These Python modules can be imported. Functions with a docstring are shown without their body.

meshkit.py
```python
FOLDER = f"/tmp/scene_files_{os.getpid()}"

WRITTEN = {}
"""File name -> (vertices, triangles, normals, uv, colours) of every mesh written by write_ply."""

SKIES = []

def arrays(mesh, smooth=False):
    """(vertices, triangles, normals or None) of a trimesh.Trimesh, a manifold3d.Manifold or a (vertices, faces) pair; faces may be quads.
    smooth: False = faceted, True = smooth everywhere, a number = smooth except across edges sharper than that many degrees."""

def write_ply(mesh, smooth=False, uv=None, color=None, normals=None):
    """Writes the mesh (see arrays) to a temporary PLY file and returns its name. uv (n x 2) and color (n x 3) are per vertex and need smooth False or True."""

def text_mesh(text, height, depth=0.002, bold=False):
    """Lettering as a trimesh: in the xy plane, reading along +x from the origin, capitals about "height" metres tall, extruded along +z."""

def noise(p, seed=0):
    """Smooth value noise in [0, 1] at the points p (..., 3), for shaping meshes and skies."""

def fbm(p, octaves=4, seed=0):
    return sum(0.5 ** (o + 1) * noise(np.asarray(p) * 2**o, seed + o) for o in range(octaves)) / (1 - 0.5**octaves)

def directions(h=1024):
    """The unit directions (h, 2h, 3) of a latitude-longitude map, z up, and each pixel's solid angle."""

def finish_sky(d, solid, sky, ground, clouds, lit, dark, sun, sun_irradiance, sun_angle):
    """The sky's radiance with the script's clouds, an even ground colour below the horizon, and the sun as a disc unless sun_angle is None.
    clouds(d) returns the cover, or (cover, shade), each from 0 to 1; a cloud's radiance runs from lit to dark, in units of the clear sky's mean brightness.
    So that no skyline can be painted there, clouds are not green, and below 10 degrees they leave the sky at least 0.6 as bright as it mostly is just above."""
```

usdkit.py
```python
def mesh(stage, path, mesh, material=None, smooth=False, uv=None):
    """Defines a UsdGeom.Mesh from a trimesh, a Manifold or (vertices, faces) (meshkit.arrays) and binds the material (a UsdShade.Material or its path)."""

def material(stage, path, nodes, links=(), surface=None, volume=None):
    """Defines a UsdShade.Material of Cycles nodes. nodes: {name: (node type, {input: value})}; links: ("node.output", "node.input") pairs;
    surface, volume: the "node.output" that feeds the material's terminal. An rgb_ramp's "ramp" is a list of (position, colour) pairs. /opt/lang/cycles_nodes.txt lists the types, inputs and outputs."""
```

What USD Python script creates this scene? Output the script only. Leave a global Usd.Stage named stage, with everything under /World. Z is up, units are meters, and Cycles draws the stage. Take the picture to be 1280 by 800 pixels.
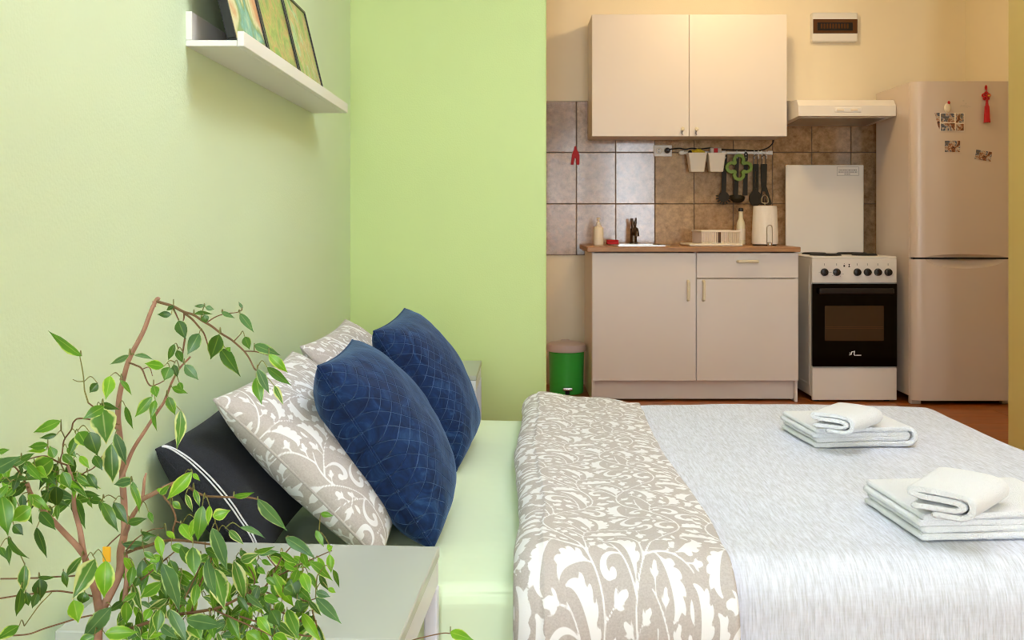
import math, random
import numpy as np, trimesh, usdkit, meshkit
import manifold3d as mf
from scipy.spatial import cKDTree
from shapely.geometry import Polygon, LineString, Point, box as sbox
from shapely.ops import unary_union
from pxr import Usd, UsdGeom, UsdLux, UsdShade, Gf, Sdf, Vt

stage = Usd.Stage.CreateInMemory()
UsdGeom.SetStageUpAxis(stage, 'Z'); UsdGeom.SetStageMetersPerUnit(stage, 1.0)
UsdGeom.Xform.Define(stage, '/World'); UsdGeom.Scope.Define(stage, '/World/Looks')
rng = random.Random(7); nrng = np.random.default_rng(7)

# ------------------------------------------------------------------ camera, sky, lights, exposure
F, CX, CY, EYE = 1290.0, 640.0, 274.0, 1.065          # focal length in pixels of a 1280 wide frame, vanishing point, eye height
cam = UsdGeom.Camera.Define(stage, '/World/camera')
cam.CreateHorizontalApertureAttr(36.0); cam.CreateVerticalApertureAttr(22.5)
cam.CreateFocalLengthAttr(36.0 * F / 1280)
cam.CreateVerticalApertureOffsetAttr((CY - 400) * 36 / 1280)
cam.CreateClippingRangeAttr((0.05, 200.0)); cam.CreateExposureAttr(0.22)
cam.AddTranslateOp().Set((0, 0, EYE)); cam.AddRotateXOp().Set(90)

XL, XR, YG, YK, YREAR, ZC = -0.626, 1.922, 4.0, 6.65, -3.4, 2.7
KXL, KXR = -0.626, 2.923                               # kitchen side walls
WINS = [(-0.54, -0.02, 0.30, 2.40), (0.72, 1.76, 0.40, 2.40)]   # the two windows behind the camera: x0, x1, z0, z1

def P(px, py, d): return np.array([(px - CX) * d / F, d, EYE - (py - CY) * d / F])
def lin(r, g, b):
    c = np.array([r, g, b], float) / 255
    return tuple(np.where(c < .04045, c / 12.92, ((c + .055) / 1.055) ** 2.4))

def rect_light(path, loc, rot, w, h, color, inten):
    l = UsdLux.RectLight.Define(stage, path); l.CreateWidthAttr(w); l.CreateHeightAttr(h)
    l.CreateColorAttr(Gf.Vec3f(*color)); l.CreateIntensityAttr(inten)
    l.AddTranslateOp().Set(loc); l.AddRotateXYZOp().Set(rot); return l
dome = UsdLux.DomeLight.Define(stage, '/World/sky'); dome.CreateIntensityAttr(0.6); dome.CreateColorAttr(Gf.Vec3f(.8, .9, 1.0))
# daylight arriving at the rear windows (a RectLight emits along -Z; turned to face +Y)
for k, (w_, lum) in enumerate(zip(WINS, (33.0, 10.5))):
    rect_light(f'/World/window_daylight_{k}', ((w_[0] + w_[1]) / 2, YREAR - .25, (w_[2] + w_[3]) / 2), (90, 0, 0), w_[1] - w_[0], w_[3] - w_[2], (.83, .93, 1.02), lum)
LAMP_K = (1.30, 5.38, 2.58)                            # kitchen ceiling lamp
LAMP_B = (0.70, 1.7, 2.22)                            # bedroom pendant: an open bowl that lights the ceiling

# ------------------------------------------------------------------ helpers
used = {}
def numbered(parent, name):
    k = (parent, name); n = used.get(k, 0); used[k] = n + 1
    return f'{parent}/{name}' if n == 0 else f'{parent}/{name}_{n:03d}'
def path_of(parent): return '/World' if parent is None else (str(parent.GetPath()) if hasattr(parent, 'GetPath') else parent)
def tag(o, label=None, cat=None, group=None, kind=None):
    o = o.GetPrim() if hasattr(o, 'GetPrim') else o
    for k, v in (('label', label), ('category', cat), ('group', group), ('kind', kind)):
        if v: o.SetCustomDataByKey(k, v)
    return o
def thing(name, label, cat, loc=(0, 0, 0), rotz=0, group=None, kind=None):
    x = UsdGeom.Xform.Define(stage, numbered('/World', name)); x.AddTranslateOp().Set(Gf.Vec3d(*map(float, loc)))
    if rotz: x.AddRotateZOp().Set(rotz)
    return tag(x, label, cat, group, kind)
def obj(name, m, mat, parent=None, smooth=35, label=None, xf=None, prim=None):
    p = usdkit.mesh(stage, numbered(path_of(parent), name), m, M[mat], smooth=smooth)
    if xf is not None: p.AddTransformOp().Set(Gf.Matrix4d(*[float(v) for v in np.asarray(xf).T.ravel()]))
    for k, v in (prim or {}).items():
        UsdGeom.PrimvarsAPI(p).CreatePrimvar(k, Sdf.ValueTypeNames.FloatArray, 'vertex').Set(Vt.FloatArray.FromNumpy(np.asarray(v, np.float32)))
    if label: p.GetPrim().SetCustomDataByKey('label', label)
    return p.GetPrim()
def struct(name, m, mat, smooth=35): return tag(obj(name, m, mat, None, smooth), kind='structure')
def cat(*ms): return trimesh.util.concatenate([m for m in ms])
def bx(x0, x1, y0, y1, z0, z1, b=0.0):
    """a box with chamfered edges"""
    x0, x1 = sorted((x0, x1)); y0, y1 = sorted((y0, y1)); z0, z1 = sorted((z0, z1))
    b = min(b, .49 * (x1 - x0), .49 * (y1 - y0), .49 * (z1 - z0))
    if b <= 0:
        m = trimesh.creation.box((x1 - x0, y1 - y0, z1 - z0))
    else:
        pts = []
        for sx in (-1, 1):
            for sy in (-1, 1):
                for sz in (-1, 1):
                    h = np.array([(x1 - x0), (y1 - y0), (z1 - z0)]) / 2
                    for k in range(3):
                        q = h - b; q[k] = h[k]; pts.append(q * (sx, sy, sz))
        m = trimesh.convex.convex_hull(np.array(pts))
    m.apply_translation(((x0 + x1) / 2, (y0 + y1) / 2, (z0 + z1) / 2)); return m
def rbox(x0, x1, y0, y1, z0, z1, r, n=16):
    """a box with round edges: hull of eight spheres"""
    s = mf.Manifold.sphere(r, n)
    return mf.Manifold.batch_hull([s.translate((x, y, z)) for x in (x0 + r, x1 - r) for y in (y0 + r, y1 - r) for z in (z0 + r, z1 - r)])
def tm(m):
    if hasattr(m, 'to_mesh'):
        a = m.to_mesh(); return trimesh.Trimesh(a.vert_properties[:, :3], a.tri_verts, process=False)
    return m
def tube(pts, r, n=8, cap=True):
    pts = np.asarray(pts, float); k = len(pts); r = np.broadcast_to(np.asarray(r, float), (k,))
    t = np.gradient(pts, axis=0); t /= np.maximum(np.linalg.norm(t, axis=1, keepdims=True), 1e-9)
    u = np.cross(t[0], (0, 0, 1.0)); u = np.cross(t[0], (0, 1.0, 0)) if np.linalg.norm(u) < .1 else u
    rows = []
    for i in range(k):
        u = u - t[i] * (u @ t[i]); u /= max(np.linalg.norm(u), 1e-9); w = np.cross(t[i], u)
        a = np.arange(n) * 2 * np.pi / n
        rows.append(pts[i] + r[i] * (np.cos(a)[:, None] * u + np.sin(a)[:, None] * w))
    v = np.vstack(rows); f = []
    for i in range(k - 1):
        for j in range(n):
            a, b = i * n + j, i * n + (j + 1) % n
            f += [(a, b, b + n), (a, b + n, a + n)]
    if cap:
        v = np.vstack([v, pts[:1], pts[-1:]]); c0, c1 = len(v) - 2, len(v) - 1
        for j in range(n):
            f += [(c0, (j + 1) % n, j), (c1, (k - 1) * n + j, (k - 1) * n + (j + 1) % n)]
    return trimesh.Trimesh(v, f, process=False)
def smoothline(pts, n=8):
    """Catmull-Rom through the points"""
    p = np.asarray(pts, float)
    if len(p) < 3: return np.array([p[0] + (p[-1] - p[0]) * s for s in np.linspace(0, 1, n)])
    q = np.vstack([2 * p[0] - p[1], p, 2 * p[-1] - p[-2]]); out = []
    for i in range(1, len(q) - 2):
        for s in np.linspace(0, 1, n, endpoint=False):
            a, b, c, d = q[i - 1:i + 3]
            out.append(.5 * (2 * b + (c - a) * s + (2 * a - 5 * b + 4 * c - d) * s * s + (3 * b - a - 3 * c + d) * s ** 3))
    return np.array(out + [p[-1]])
def lathe(prof, loc=(0, 0, 0), n=32):
    """a profile of (radius, height) turned about z"""
    prof = np.array([(max(r, 1e-5), z) for r, z in prof]); k = len(prof); a = np.arange(n) * 2 * np.pi / n
    v = np.stack([prof[:, None, 0] * np.cos(a), prof[:, None, 0] * np.sin(a), np.repeat(prof[:, 1:2], n, 1)], -1).reshape(-1, 3); f = []
    for i in range(k - 1):
        for j in range(n):
            p, q = i * n + j, i * n + (j + 1) % n
            f += [(p, q, q + n), (p, q + n, p + n)]
    m = trimesh.Trimesh(v, f, process=False); m.apply_translation(loc); return m
def prism(poly, h, plane='xy', at=0.0):
    """a flat outline given thickness. 'xz': the outline's y becomes z and the thickness runs along +y from at; 'yz' likewise along +x"""
    ms = [trimesh.creation.extrude_polygon(g, h, engine='earcut') for g in getattr(poly, 'geoms', [poly]) if g.area > 1e-9]
    m = trimesh.util.concatenate(ms); v = m.vertices.copy(); f = m.faces
    if plane == 'xz': v = np.stack([v[:, 0], at + h - v[:, 2], v[:, 1]], 1)
    elif plane == 'yz': v = np.stack([at + v[:, 2], v[:, 0], v[:, 1]], 1)
    else: v[:, 2] += at
    m = trimesh.Trimesh(v, f, process=False)
    if m.volume < 0: m.invert()
    return m
def cyl(p0, p1, r, n=20): return tube([p0, p1], r, n)
def grid_faces(a, b, flip=False):
    i, j = np.meshgrid(np.arange(a - 1), np.arange(b - 1), indexing='ij'); p = (i * b + j).ravel()
    q = np.stack([p, p + b, p + b + 1, p + 1], 1)
    return q[:, ::-1] if flip else q
def dup(root, name, label, loc, rotz=0):
    was = root.GetCustomData()
    r = thing(name, label, was['category'], loc, rotz, was.get('group'))
    r.GetReferences().AddInternalReference(root.GetPath()); r.SetInstanceable(True); return r

# ------------------------------------------------------------------ materials
M = {}
def mat(name, color, rough=.5, metal=0, spec=.5, bump=None, vary=None, coat=0, sheen=0, trans=0, emit=0, extra=None):
    """bump: (scale, distance[, detail]); vary: (scale, amount) mottling of the colour itself"""
    n = {'p': ('principled_bsdf', {'base_color': color, 'roughness': rough, 'metallic': metal, 'specular_ior_level': spec, 'coat_weight': coat, 'sheen_weight': sheen, 'transmission_weight': trans})}
    l = []
    if emit: n['p'][1].update({'emission_color': color, 'emission_strength': emit})
    if bump or vary: n['tc'] = ('texture_coordinate', {})
    if bump:
        n['bn'] = ('noise_texture', {'scale': bump[0], 'detail': bump[2] if len(bump) > 2 else 3.0})
        n['b'] = ('bump', {'strength': 1.0, 'distance': bump[1]})
        l += [('tc.object', 'bn.vector'), ('bn.fac', 'b.height'), ('b.normal', 'p.normal')]
    if vary:
        n['vn'] = ('noise_texture', {'scale': vary[0], 'detail': 4.0})
        c = np.array(color)
        n['vr'] = ('rgb_ramp', {'ramp': [(.3, tuple(c * (1 - vary[1]))), (.7, tuple(np.minimum(c * (1 + vary[1]), 1)))]})
        l += [('tc.object', 'vn.vector'), ('vn.fac', 'vr.fac'), ('vr.color', 'p.base_color')]
    M[name] = usdkit.material(stage, f'/World/Looks/{name}', n, l, surface='p.BSDF')

mat('paint_lime', lin(220, 238, 198), .55, bump=(180, .0006), vary=(1.5, .02))
mat('paint_green', lin(199, 215, 141), .55, bump=(180, .0006), vary=(1.5, .02))
mat('paint_olive', lin(216, 188, 108), .6, bump=(180, .0006))
mat('paint_cream', lin(250, 236, 204), .6, bump=(180, .0006), vary=(1.5, .02))
mat('paint_white', lin(244, 242, 236), .7)
mat('white_lacquer', lin(240, 236, 228), .35, spec=.4)
mat('melamine', lin(232, 224, 214), .38, spec=.4)
mat('enamel', lin(236, 230, 220), .28)
mat('fridge_white', lin(214, 198, 182), .3)
mat('handle_cream', lin(232, 220, 186), .35)
mat('gap_dark', lin(60, 50, 42), .8)
mat('black_plastic', lin(18, 16, 15), .3)
mat('black_matte', lin(20, 19, 18), .7)
mat('black_glass', lin(4, 3, 3), .07, spec=.18)
mat('oven_window', lin(62, 46, 30), .08)
mat('chrome', lin(205, 200, 195), .12, metal=1)
mat('steel', lin(205, 203, 200), .28, metal=1, bump=(300, .0002))
mat('dark_metal', lin(96, 84, 72), .3, metal=1)
mat('white_plastic', lin(238, 234, 226), .35)
mat('cream_plastic', lin(240, 228, 205), .4)
mat('smoke_plastic', lin(92, 60, 38), .12)
mat('green_plastic', lin(62, 186, 70), .28)
mat('lid_plastic', lin(215, 195, 185), .35)
mat('utensil', lin(46, 40, 24), .5, spec=.2)
mat('cutter_green', lin(118, 146, 22), .4)
mat('red_plastic', lin(190, 20, 18), .5, spec=.25)
mat('red_thread', lin(190, 18, 26), .7, bump=(900, .0006))
mat('gold', lin(220, 170, 90), .3, metal=.6)
mat('yellow_cloth', lin(220, 190, 30), .7, bump=(200, .002))
mat('paper', lin(244, 236, 222), .85, bump=(260, .0012))
mat('print_grey', lin(150, 146, 140), .6)
mat('print_light', lin(200, 186, 170), .6)
mat('print_white', lin(225, 225, 225), .5)
mat('bottle_milk', lin(236, 226, 190), .25)
mat('grout', lin(112, 92, 74), .9)
mat('nightstand_top', lin(188, 191, 181), .3, spec=.45)
mat('nightstand_metal', lin(225, 228, 236), .35)
mat('frame_black', lin(14, 13, 13), .3)
mat('cardboard', lin(120, 86, 50), .85)
mat('denim', lin(34, 36, 44), .9, bump=(700, .0012), vary=(420, .55))
mat('thread_white', lin(235, 235, 240), .7)
mat('towel', lin(246, 246, 248), .95, bump=(420, .003, 2.0), sheen=.3)
mat('sheet', lin(222, 238, 200), .85, bump=(14, .004, 2.0), sheen=.15)
mat('mattress', lin(210, 224, 190), .9)
mat('pine', lin(190, 150, 100), .6)
mat('bark', lin(168, 126, 102), .8, bump=(120, .002), vary=(40, .2))
mat('twig', lin(122, 92, 60), .8)
mat('twig_green', lin(130, 130, 60), .7)
mat('pot', lin(205, 200, 190), .5)
mat('soil', lin(48, 34, 24), .95, bump=(60, .01))
mat('yellow_tag', lin(240, 180, 20), .5)
mat('lamp_glow', (1.0, .62, .28), .5, emit=1.0)
mat('lamp_glow_soft', (1.0, .86, .66), .5, emit=1.0)

def node_mat(name, nodes, links, surface='p.BSDF'):
    M[name] = usdkit.material(stage, f'/World/Looks/{name}', nodes, links, surface=surface)

# glazed stone tiles: mottled, with a rippled gloss
for k, (lo, hi) in enumerate(((lin(130, 96, 62), lin(196, 158, 116)), (lin(138, 104, 70), lin(204, 168, 126)), (lin(122, 90, 58), lin(186, 148, 108)))):
    node_mat(f'tile_glaze_{k}', {
        'tc': ('texture_coordinate', {}), 'n1': ('noise_texture', {'scale': 26.0, 'detail': 6.0, 'roughness': .7}),
        'oi': ('object_info', {}), 'ad': ('vector_math', {'math_type': 'add'}),
        'r': ('rgb_ramp', {'ramp': [(.3, lo), (.68, hi)]}), 'n2': ('noise_texture', {'scale': 150.0, 'detail': 2.0}),
        'b': ('bump', {'strength': 1.0, 'distance': .0002}), 'p': ('principled_bsdf', {'roughness': .11, 'specular_ior_level': .7})},
        [('tc.object', 'ad.vector1'), ('oi.random', 'ad.vector2'), ('ad.vector', 'n1.vector'), ('n1.fac', 'r.fac'), ('r.color', 'p.base_color'), ('tc.object', 'n2.vector'), ('n2.fac', 'b.height'), ('b.normal', 'p.normal')])
# wood: grain stretched along x
def wood(name, lo, hi, rough, sc=(1.2, 16, 16)):
    node_mat(name, {'tc': ('texture_coordinate', {}), 'oi': ('object_info', {}), 'm': ('mapping', {'scale': sc}), 'ad': ('vector_math', {'math_type': 'multiply_add', 'vector2': (7.0, 3.0, 5.0)}),
        'n': ('noise_texture', {'scale': 3.0, 'detail': 8.0, 'roughness': .62, 'distortion': .6}), 'r': ('rgb_ramp', {'ramp': [(.3, lo), (.7, hi)]}),
        'p': ('principled_bsdf', {'roughness': rough, 'specular_ior_level': .4})},
        [('tc.object', 'm.vector'), ('oi.random', 'ad.vector1'), ('m.vector', 'ad.vector3'), ('ad.vector', 'n.vector'), ('n.fac', 'r.fac'), ('r.color', 'p.base_color')])
wood('floor_wood_0', lin(136, 70, 22), lin(178, 102, 40), .32)
wood('floor_wood_1', lin(144, 76, 26), lin(184, 108, 46), .32)
wood('worktop_wood', lin(150, 106, 66), lin(190, 142, 94), .38, (2.0, 30, 30))
# blue velvet with fine quilted diamonds
node_mat('velvet', {
    'tc': ('texture_coordinate', {}), 's': ('separate_xyz', {}),
    'w1': ('vector_math', {'math_type': 'dot_product', 'vector2': (1.0, 0, 1.25)}), 'w2': ('vector_math', {'math_type': 'dot_product', 'vector2': (1.0, 0, -1.25)}),
    'nz': ('noise_texture', {'scale': 9.0, 'detail': 3.0}), 'nv': ('vector_math', {'math_type': 'multiply_add', 'vector2': (.004, .004, .004)}),
    'p1': ('math', {'math_type': 'pingpong', 'value2': .02}), 'p2': ('math', {'math_type': 'pingpong', 'value2': .02}),
    'mn': ('math', {'math_type': 'minimum'}), 'mr': ('map_range', {'from_min': .0004, 'from_max': .0018, 'to_min': 1.0, 'to_max': 0.0, 'clamp': True}),
    'brk': ('noise_texture', {'scale': 30.0, 'detail': 2.0}), 'br': ('map_range', {'from_min': .38, 'from_max': .62, 'to_min': 0.02, 'to_max': .24, 'clamp': True}), 'mm': ('math', {'math_type': 'multiply'}),
    'pile': ('noise_texture', {'scale': 16.0, 'detail': 6.0, 'roughness': .65, 'distortion': 2.2}), 'pr': ('rgb_ramp', {'ramp': [(.33, lin(10, 26, 60)), (.55, lin(18, 44, 88)), (.72, lin(42, 74, 118))]}),
    'mx': ('mix_color', {'b': lin(98, 128, 172)}), 'bp': ('bump', {'strength': .8, 'distance': .003, 'invert': True}),
    'p': ('principled_bsdf', {'roughness': .75, 'specular_ior_level': .2, 'sheen_weight': .55, 'sheen_roughness': .35, 'sheen_tint': lin(130, 165, 205)})},
    [('tc.object', 'nz.vector'), ('nz.color', 'nv.vector1'), ('tc.object', 'nv.vector3'), ('nv.vector', 'w1.vector1'), ('nv.vector', 'w2.vector1'), ('w1.value', 'p1.value1'), ('w2.value', 'p2.value1'),
     ('p1.value', 'mn.value1'), ('p2.value', 'mn.value2'), ('mn.value', 'mr.value'), ('tc.object', 'brk.vector'), ('brk.fac', 'br.value'), ('mr.result', 'mm.value1'), ('br.result', 'mm.value2'), ('mm.value', 'mx.fac'),
     ('tc.object', 'pile.vector'), ('pile.fac', 'pr.fac'), ('pr.color', 'mx.a'), ('mx.result', 'p.base_color'), ('mr.result', 'bp.height'), ('bp.normal', 'p.normal')])
# taupe cotton with a white scroll print: the print's outline comes from the mesh (primvar "print": distance to the scrolls)
node_mat('scroll_cotton', {
    'a': ('attribute', {'attribute': 'print'}), 'mr': ('map_range', {'from_min': -.0004, 'from_max': .0004, 'to_min': 1.0, 'to_max': 0.0, 'clamp': True}),
    'tc': ('texture_coordinate', {}), 'n': ('noise_texture', {'scale': 320.0, 'detail': 2.0}), 'r': ('rgb_ramp', {'ramp': [(.3, lin(184, 174, 168)), (.7, lin(199, 190, 185))]}),
    'mx': ('mix_color', {'b': lin(240, 238, 238)}), 'nb': ('noise_texture', {'scale': 420.0, 'detail': 2.0}), 'bp': ('bump', {'strength': .7, 'distance': .0006}),
    'p': ('principled_bsdf', {'roughness': .85, 'specular_ior_level': .2, 'sheen_weight': .1})},
    [('a.fac', 'mr.value'), ('mr.result', 'mx.fac'), ('tc.object', 'n.vector'), ('n.fac', 'r.fac'), ('r.color', 'mx.a'), ('mx.result', 'p.base_color'), ('tc.object', 'nb.vector'), ('nb.fac', 'bp.height'), ('bp.normal', 'p.normal')])
# heathered woven bedspread: streaks along the bed's width (and down its side)
node_mat('coverlet', {
    'tc': ('texture_coordinate', {}), 'm': ('mapping', {'scale': (330.0, 28.0, 28.0)}), 'n': ('noise_texture', {'scale': 1.0, 'detail': 3.0, 'roughness': .6}),
    'm2': ('mapping', {'scale': (40.0, 260.0, 260.0)}), 'n2': ('noise_texture', {'scale': 1.0, 'detail': 2.0}), 'ad': ('math', {'math_type': 'multiply_add', 'value2': .16}),
    'r': ('rgb_ramp', {'ramp': [(.40, lin(200, 201, 208)), (.58, lin(217, 219, 229)), (.76, lin(231, 234, 245))]}),
    'bp': ('bump', {'strength': 1.0, 'distance': .0014}), 'p': ('principled_bsdf', {'roughness': .9, 'specular_ior_level': .2, 'sheen_weight': .1})},
    [('tc.object', 'm.vector'), ('m.vector', 'n.vector'), ('tc.object', 'm2.vector'), ('m2.vector', 'n2.vector'), ('n2.fac', 'ad.value1'), ('n.fac', 'ad.value3'), ('ad.value', 'r.fac'), ('r.color', 'p.base_color'), ('ad.value', 'bp.height'), ('bp.normal', 'p.normal')])
# variegated fig leaves: green heart, cream margin (primvar "rim": 0 at the midrib, 1 at the edge)
def leaf_mat(name, heart, heart2, margin, edge):
    node_mat(name, {
        'a': ('attribute', {'attribute': 'rim'}), 'tc': ('texture_coordinate', {}), 'n': ('noise_texture', {'scale': 55.0, 'detail': 2.0}), 'n2': ('noise_texture', {'scale': 26.0, 'detail': 3.0}),
        'ma': ('math', {'math_type': 'multiply_add', 'value2': 1.15}), 'mr': ('map_range', {'from_min': edge + .26, 'from_max': edge + .42, 'clamp': True}),
        'r': ('rgb_ramp', {'ramp': [(.3, heart), (.7, heart2)]}), 'mx': ('mix_color', {'b': margin}),
        'vein': ('map_range', {'from_min': .0, 'from_max': .1, 'to_min': .5, 'to_max': 0.0, 'clamp': True}), 'mv': ('mix_color', {'b': margin}),
        'p': ('principled_bsdf', {'roughness': .34, 'specular_ior_level': .45}), 't': ('translucent_bsdf', {}), 'x': ('mix_closure', {'fac': .3})},
        [('tc.object', 'n.vector'), ('tc.object', 'n2.vector'), ('n.fac', 'ma.value1'), ('a.fac', 'ma.value3'), ('ma.value', 'mr.value'), ('n2.fac', 'r.fac'), ('r.color', 'mx.a'), ('mr.result', 'mx.fac'),
         ('a.fac', 'vein.value'), ('vein.result', 'mv.fac'), ('mx.result', 'mv.a'), ('mv.result', 'p.base_color'), ('mv.result', 't.color'), ('p.BSDF', 'x.closure1'), ('t.BSDF', 'x.closure2')], 'x.closure')
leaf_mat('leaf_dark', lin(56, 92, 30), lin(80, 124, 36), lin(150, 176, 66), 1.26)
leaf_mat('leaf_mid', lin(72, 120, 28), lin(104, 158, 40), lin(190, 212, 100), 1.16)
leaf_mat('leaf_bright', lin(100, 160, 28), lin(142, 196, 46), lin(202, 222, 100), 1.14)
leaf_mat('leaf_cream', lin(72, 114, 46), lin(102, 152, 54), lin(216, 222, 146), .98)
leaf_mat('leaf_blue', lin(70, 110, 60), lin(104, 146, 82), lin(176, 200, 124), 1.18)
# abstract painted pictures
def art(name, cols, sc, dist, seed):
    node_mat(name, {'tc': ('texture_coordinate', {}), 'm': ('mapping', {'location': (seed, seed * 2.0, 0), 'scale': (6.0, 9.0, 5.0)}), 'n': ('noise_texture', {'scale': sc, 'detail': 3.0, 'distortion': dist}),
        'r': ('rgb_ramp', {'ramp': cols}), 'n2': ('noise_texture', {'scale': 9.0, 'detail': 5.0, 'distortion': 2.0}), 'mx': ('mix_color', {'blend_type': 'overlay', 'fac': .5}),
        'p': ('principled_bsdf', {'roughness': .25})},
        [('tc.object', 'm.vector'), ('m.vector', 'n.vector'), ('n.fac', 'r.fac'), ('r.color', 'mx.a'), ('m.vector', 'n2.vector'), ('n2.fac', 'mx.b'), ('mx.result', 'p.base_color')])
art('picture_print_0', [(.3, lin(214, 142, 92)), (.42, lin(222, 214, 170)), (.5, lin(126, 150, 76)), (.58, lin(104, 170, 164)), (.66, lin(180, 206, 170)), (.8, lin(196, 214, 160))], 1.1, 1.6, 3.1)
art('picture_print_1', [(.3, lin(120, 150, 60)), (.45, lin(160, 172, 84)), (.55, lin(196, 160, 96)), (.62, lin(150, 176, 80)), (.75, lin(110, 158, 60))], 1.1, 2.4, 7.7)
art('picture_print_2', [(.3, lin(130, 158, 70)), (.45, lin(164, 178, 96)), (.55, lin(204, 166, 110)), (.62, lin(176, 200, 150)), (.72, lin(110, 156, 60))], 1.2, 2.4, 5.2)
art('photo_print', [(.3, lin(40, 34, 40)), (.42, lin(150, 92, 60)), (.5, lin(210, 196, 176)), (.58, lin(64, 78, 110)), (.68, lin(120, 110, 90)), (.8, lin(36, 34, 34))], 6.0, 1.0, 1.3)
# window pane: sunlight passes
node_mat('window_glass', {'t': ('transparent_bsdf', {}), 'g': ('glossy_bsdf', {'roughness': 0.0}), 'f': ('fresnel', {'IOR': 1.45}), 'x': ('mix_closure', {})}, [('f.fac', 'x.fac'), ('t.BSDF', 'x.closure1'), ('g.BSDF', 'x.closure2')], 'x.closure')
node_mat('clear_glass', {'p': ('principled_bsdf', {'base_color': (.95, .95, .92), 'roughness': .02, 'transmission_weight': 1.0, 'ior': 1.45})}, [])

# ------------------------------------------------------------------ the setting
struct('wall_left', bx(XL - .15, XL, YREAR - .15, YG + .06, 0, ZC), 'paint_lime')
struct('wall_far', bx(XL - .15, P(683, 0, YG)[0], YG, YG + .12, 0, ZC, .004), 'paint_green')
struct('wall_right', bx(XR, XR + .12, YREAR - .15, YG, 0, ZC, .004), 'paint_olive')
struct('ceiling', bx(XL - .3, KXR + .3, YREAR - .3, YK + .3, ZC, ZC + .1), 'paint_white')
ya, yb = YREAR - .15, YREAR
(p0, p1, p2, p3), (q0, q1, q2, q3) = WINS
struct('wall_rear', cat(bx(XL - .15, p0, ya, yb, 0, ZC), bx(p1, q0, ya, yb, 0, ZC), bx(q1, XR + .15, ya, yb, 0, ZC), bx(p0, p1, ya, yb, 0, p2), bx(p0, p1, ya, yb, p3, ZC), bx(q0, q1, ya, yb, 0, q2), bx(q0, q1, ya, yb, q3, ZC)), 'paint_white')
for k, (x0, x1, z0, z1) in enumerate(WINS):
    w = tag(UsdGeom.Xform.Define(stage, f'/World/window_{k + 1}'), kind='structure')
    fr = [bx(x, x + .05, ya + .05, ya + .11, z0, z1, .006) for x in (x0, x1 - .05)] + [bx(x0, x1, ya + .05, ya + .11, z, z + .05, .006) for z in (z0, z1 - .05)]
    xs_ = [x0 + .05, x1 - .05]
    if k: xm = (x0 + x1) / 2; fr.append(bx(xm - .03, xm + .03, ya + .05, ya + .11, z0, z1, .006)); xs_ = [x0 + .05, xm - .03, xm + .03, x1 - .05]
    obj('window_frame', cat(*fr), 'white_lacquer', w)
    for xa, xb in zip(xs_[::2], xs_[1::2]): obj('pane', bx(xa, xb, ya + .075, ya + .081, z0 + .05, z1 - .05), 'window_glass', w)
wb = tag(UsdGeom.Xform.Define(stage, '/World/wall_back'), kind='structure')
obj('plaster', bx(KXL - .15, KXR + .15, YK + .004, YK + .15, 0, ZC), 'paint_cream', wb)
struct('wall_kitchen_right', bx(KXR, KXR + .12, YG, YK + .15, 0, ZC), 'paint_cream')
struct('wall_kitchen_left', bx(KXL - .15, KXL, YG + .06, YK + .15, 0, ZC), 'paint_cream')
struct('wall_front', bx(XR + .119, KXR + .12, YG - .12, YG, 0, ZC), 'paint_cream')
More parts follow.
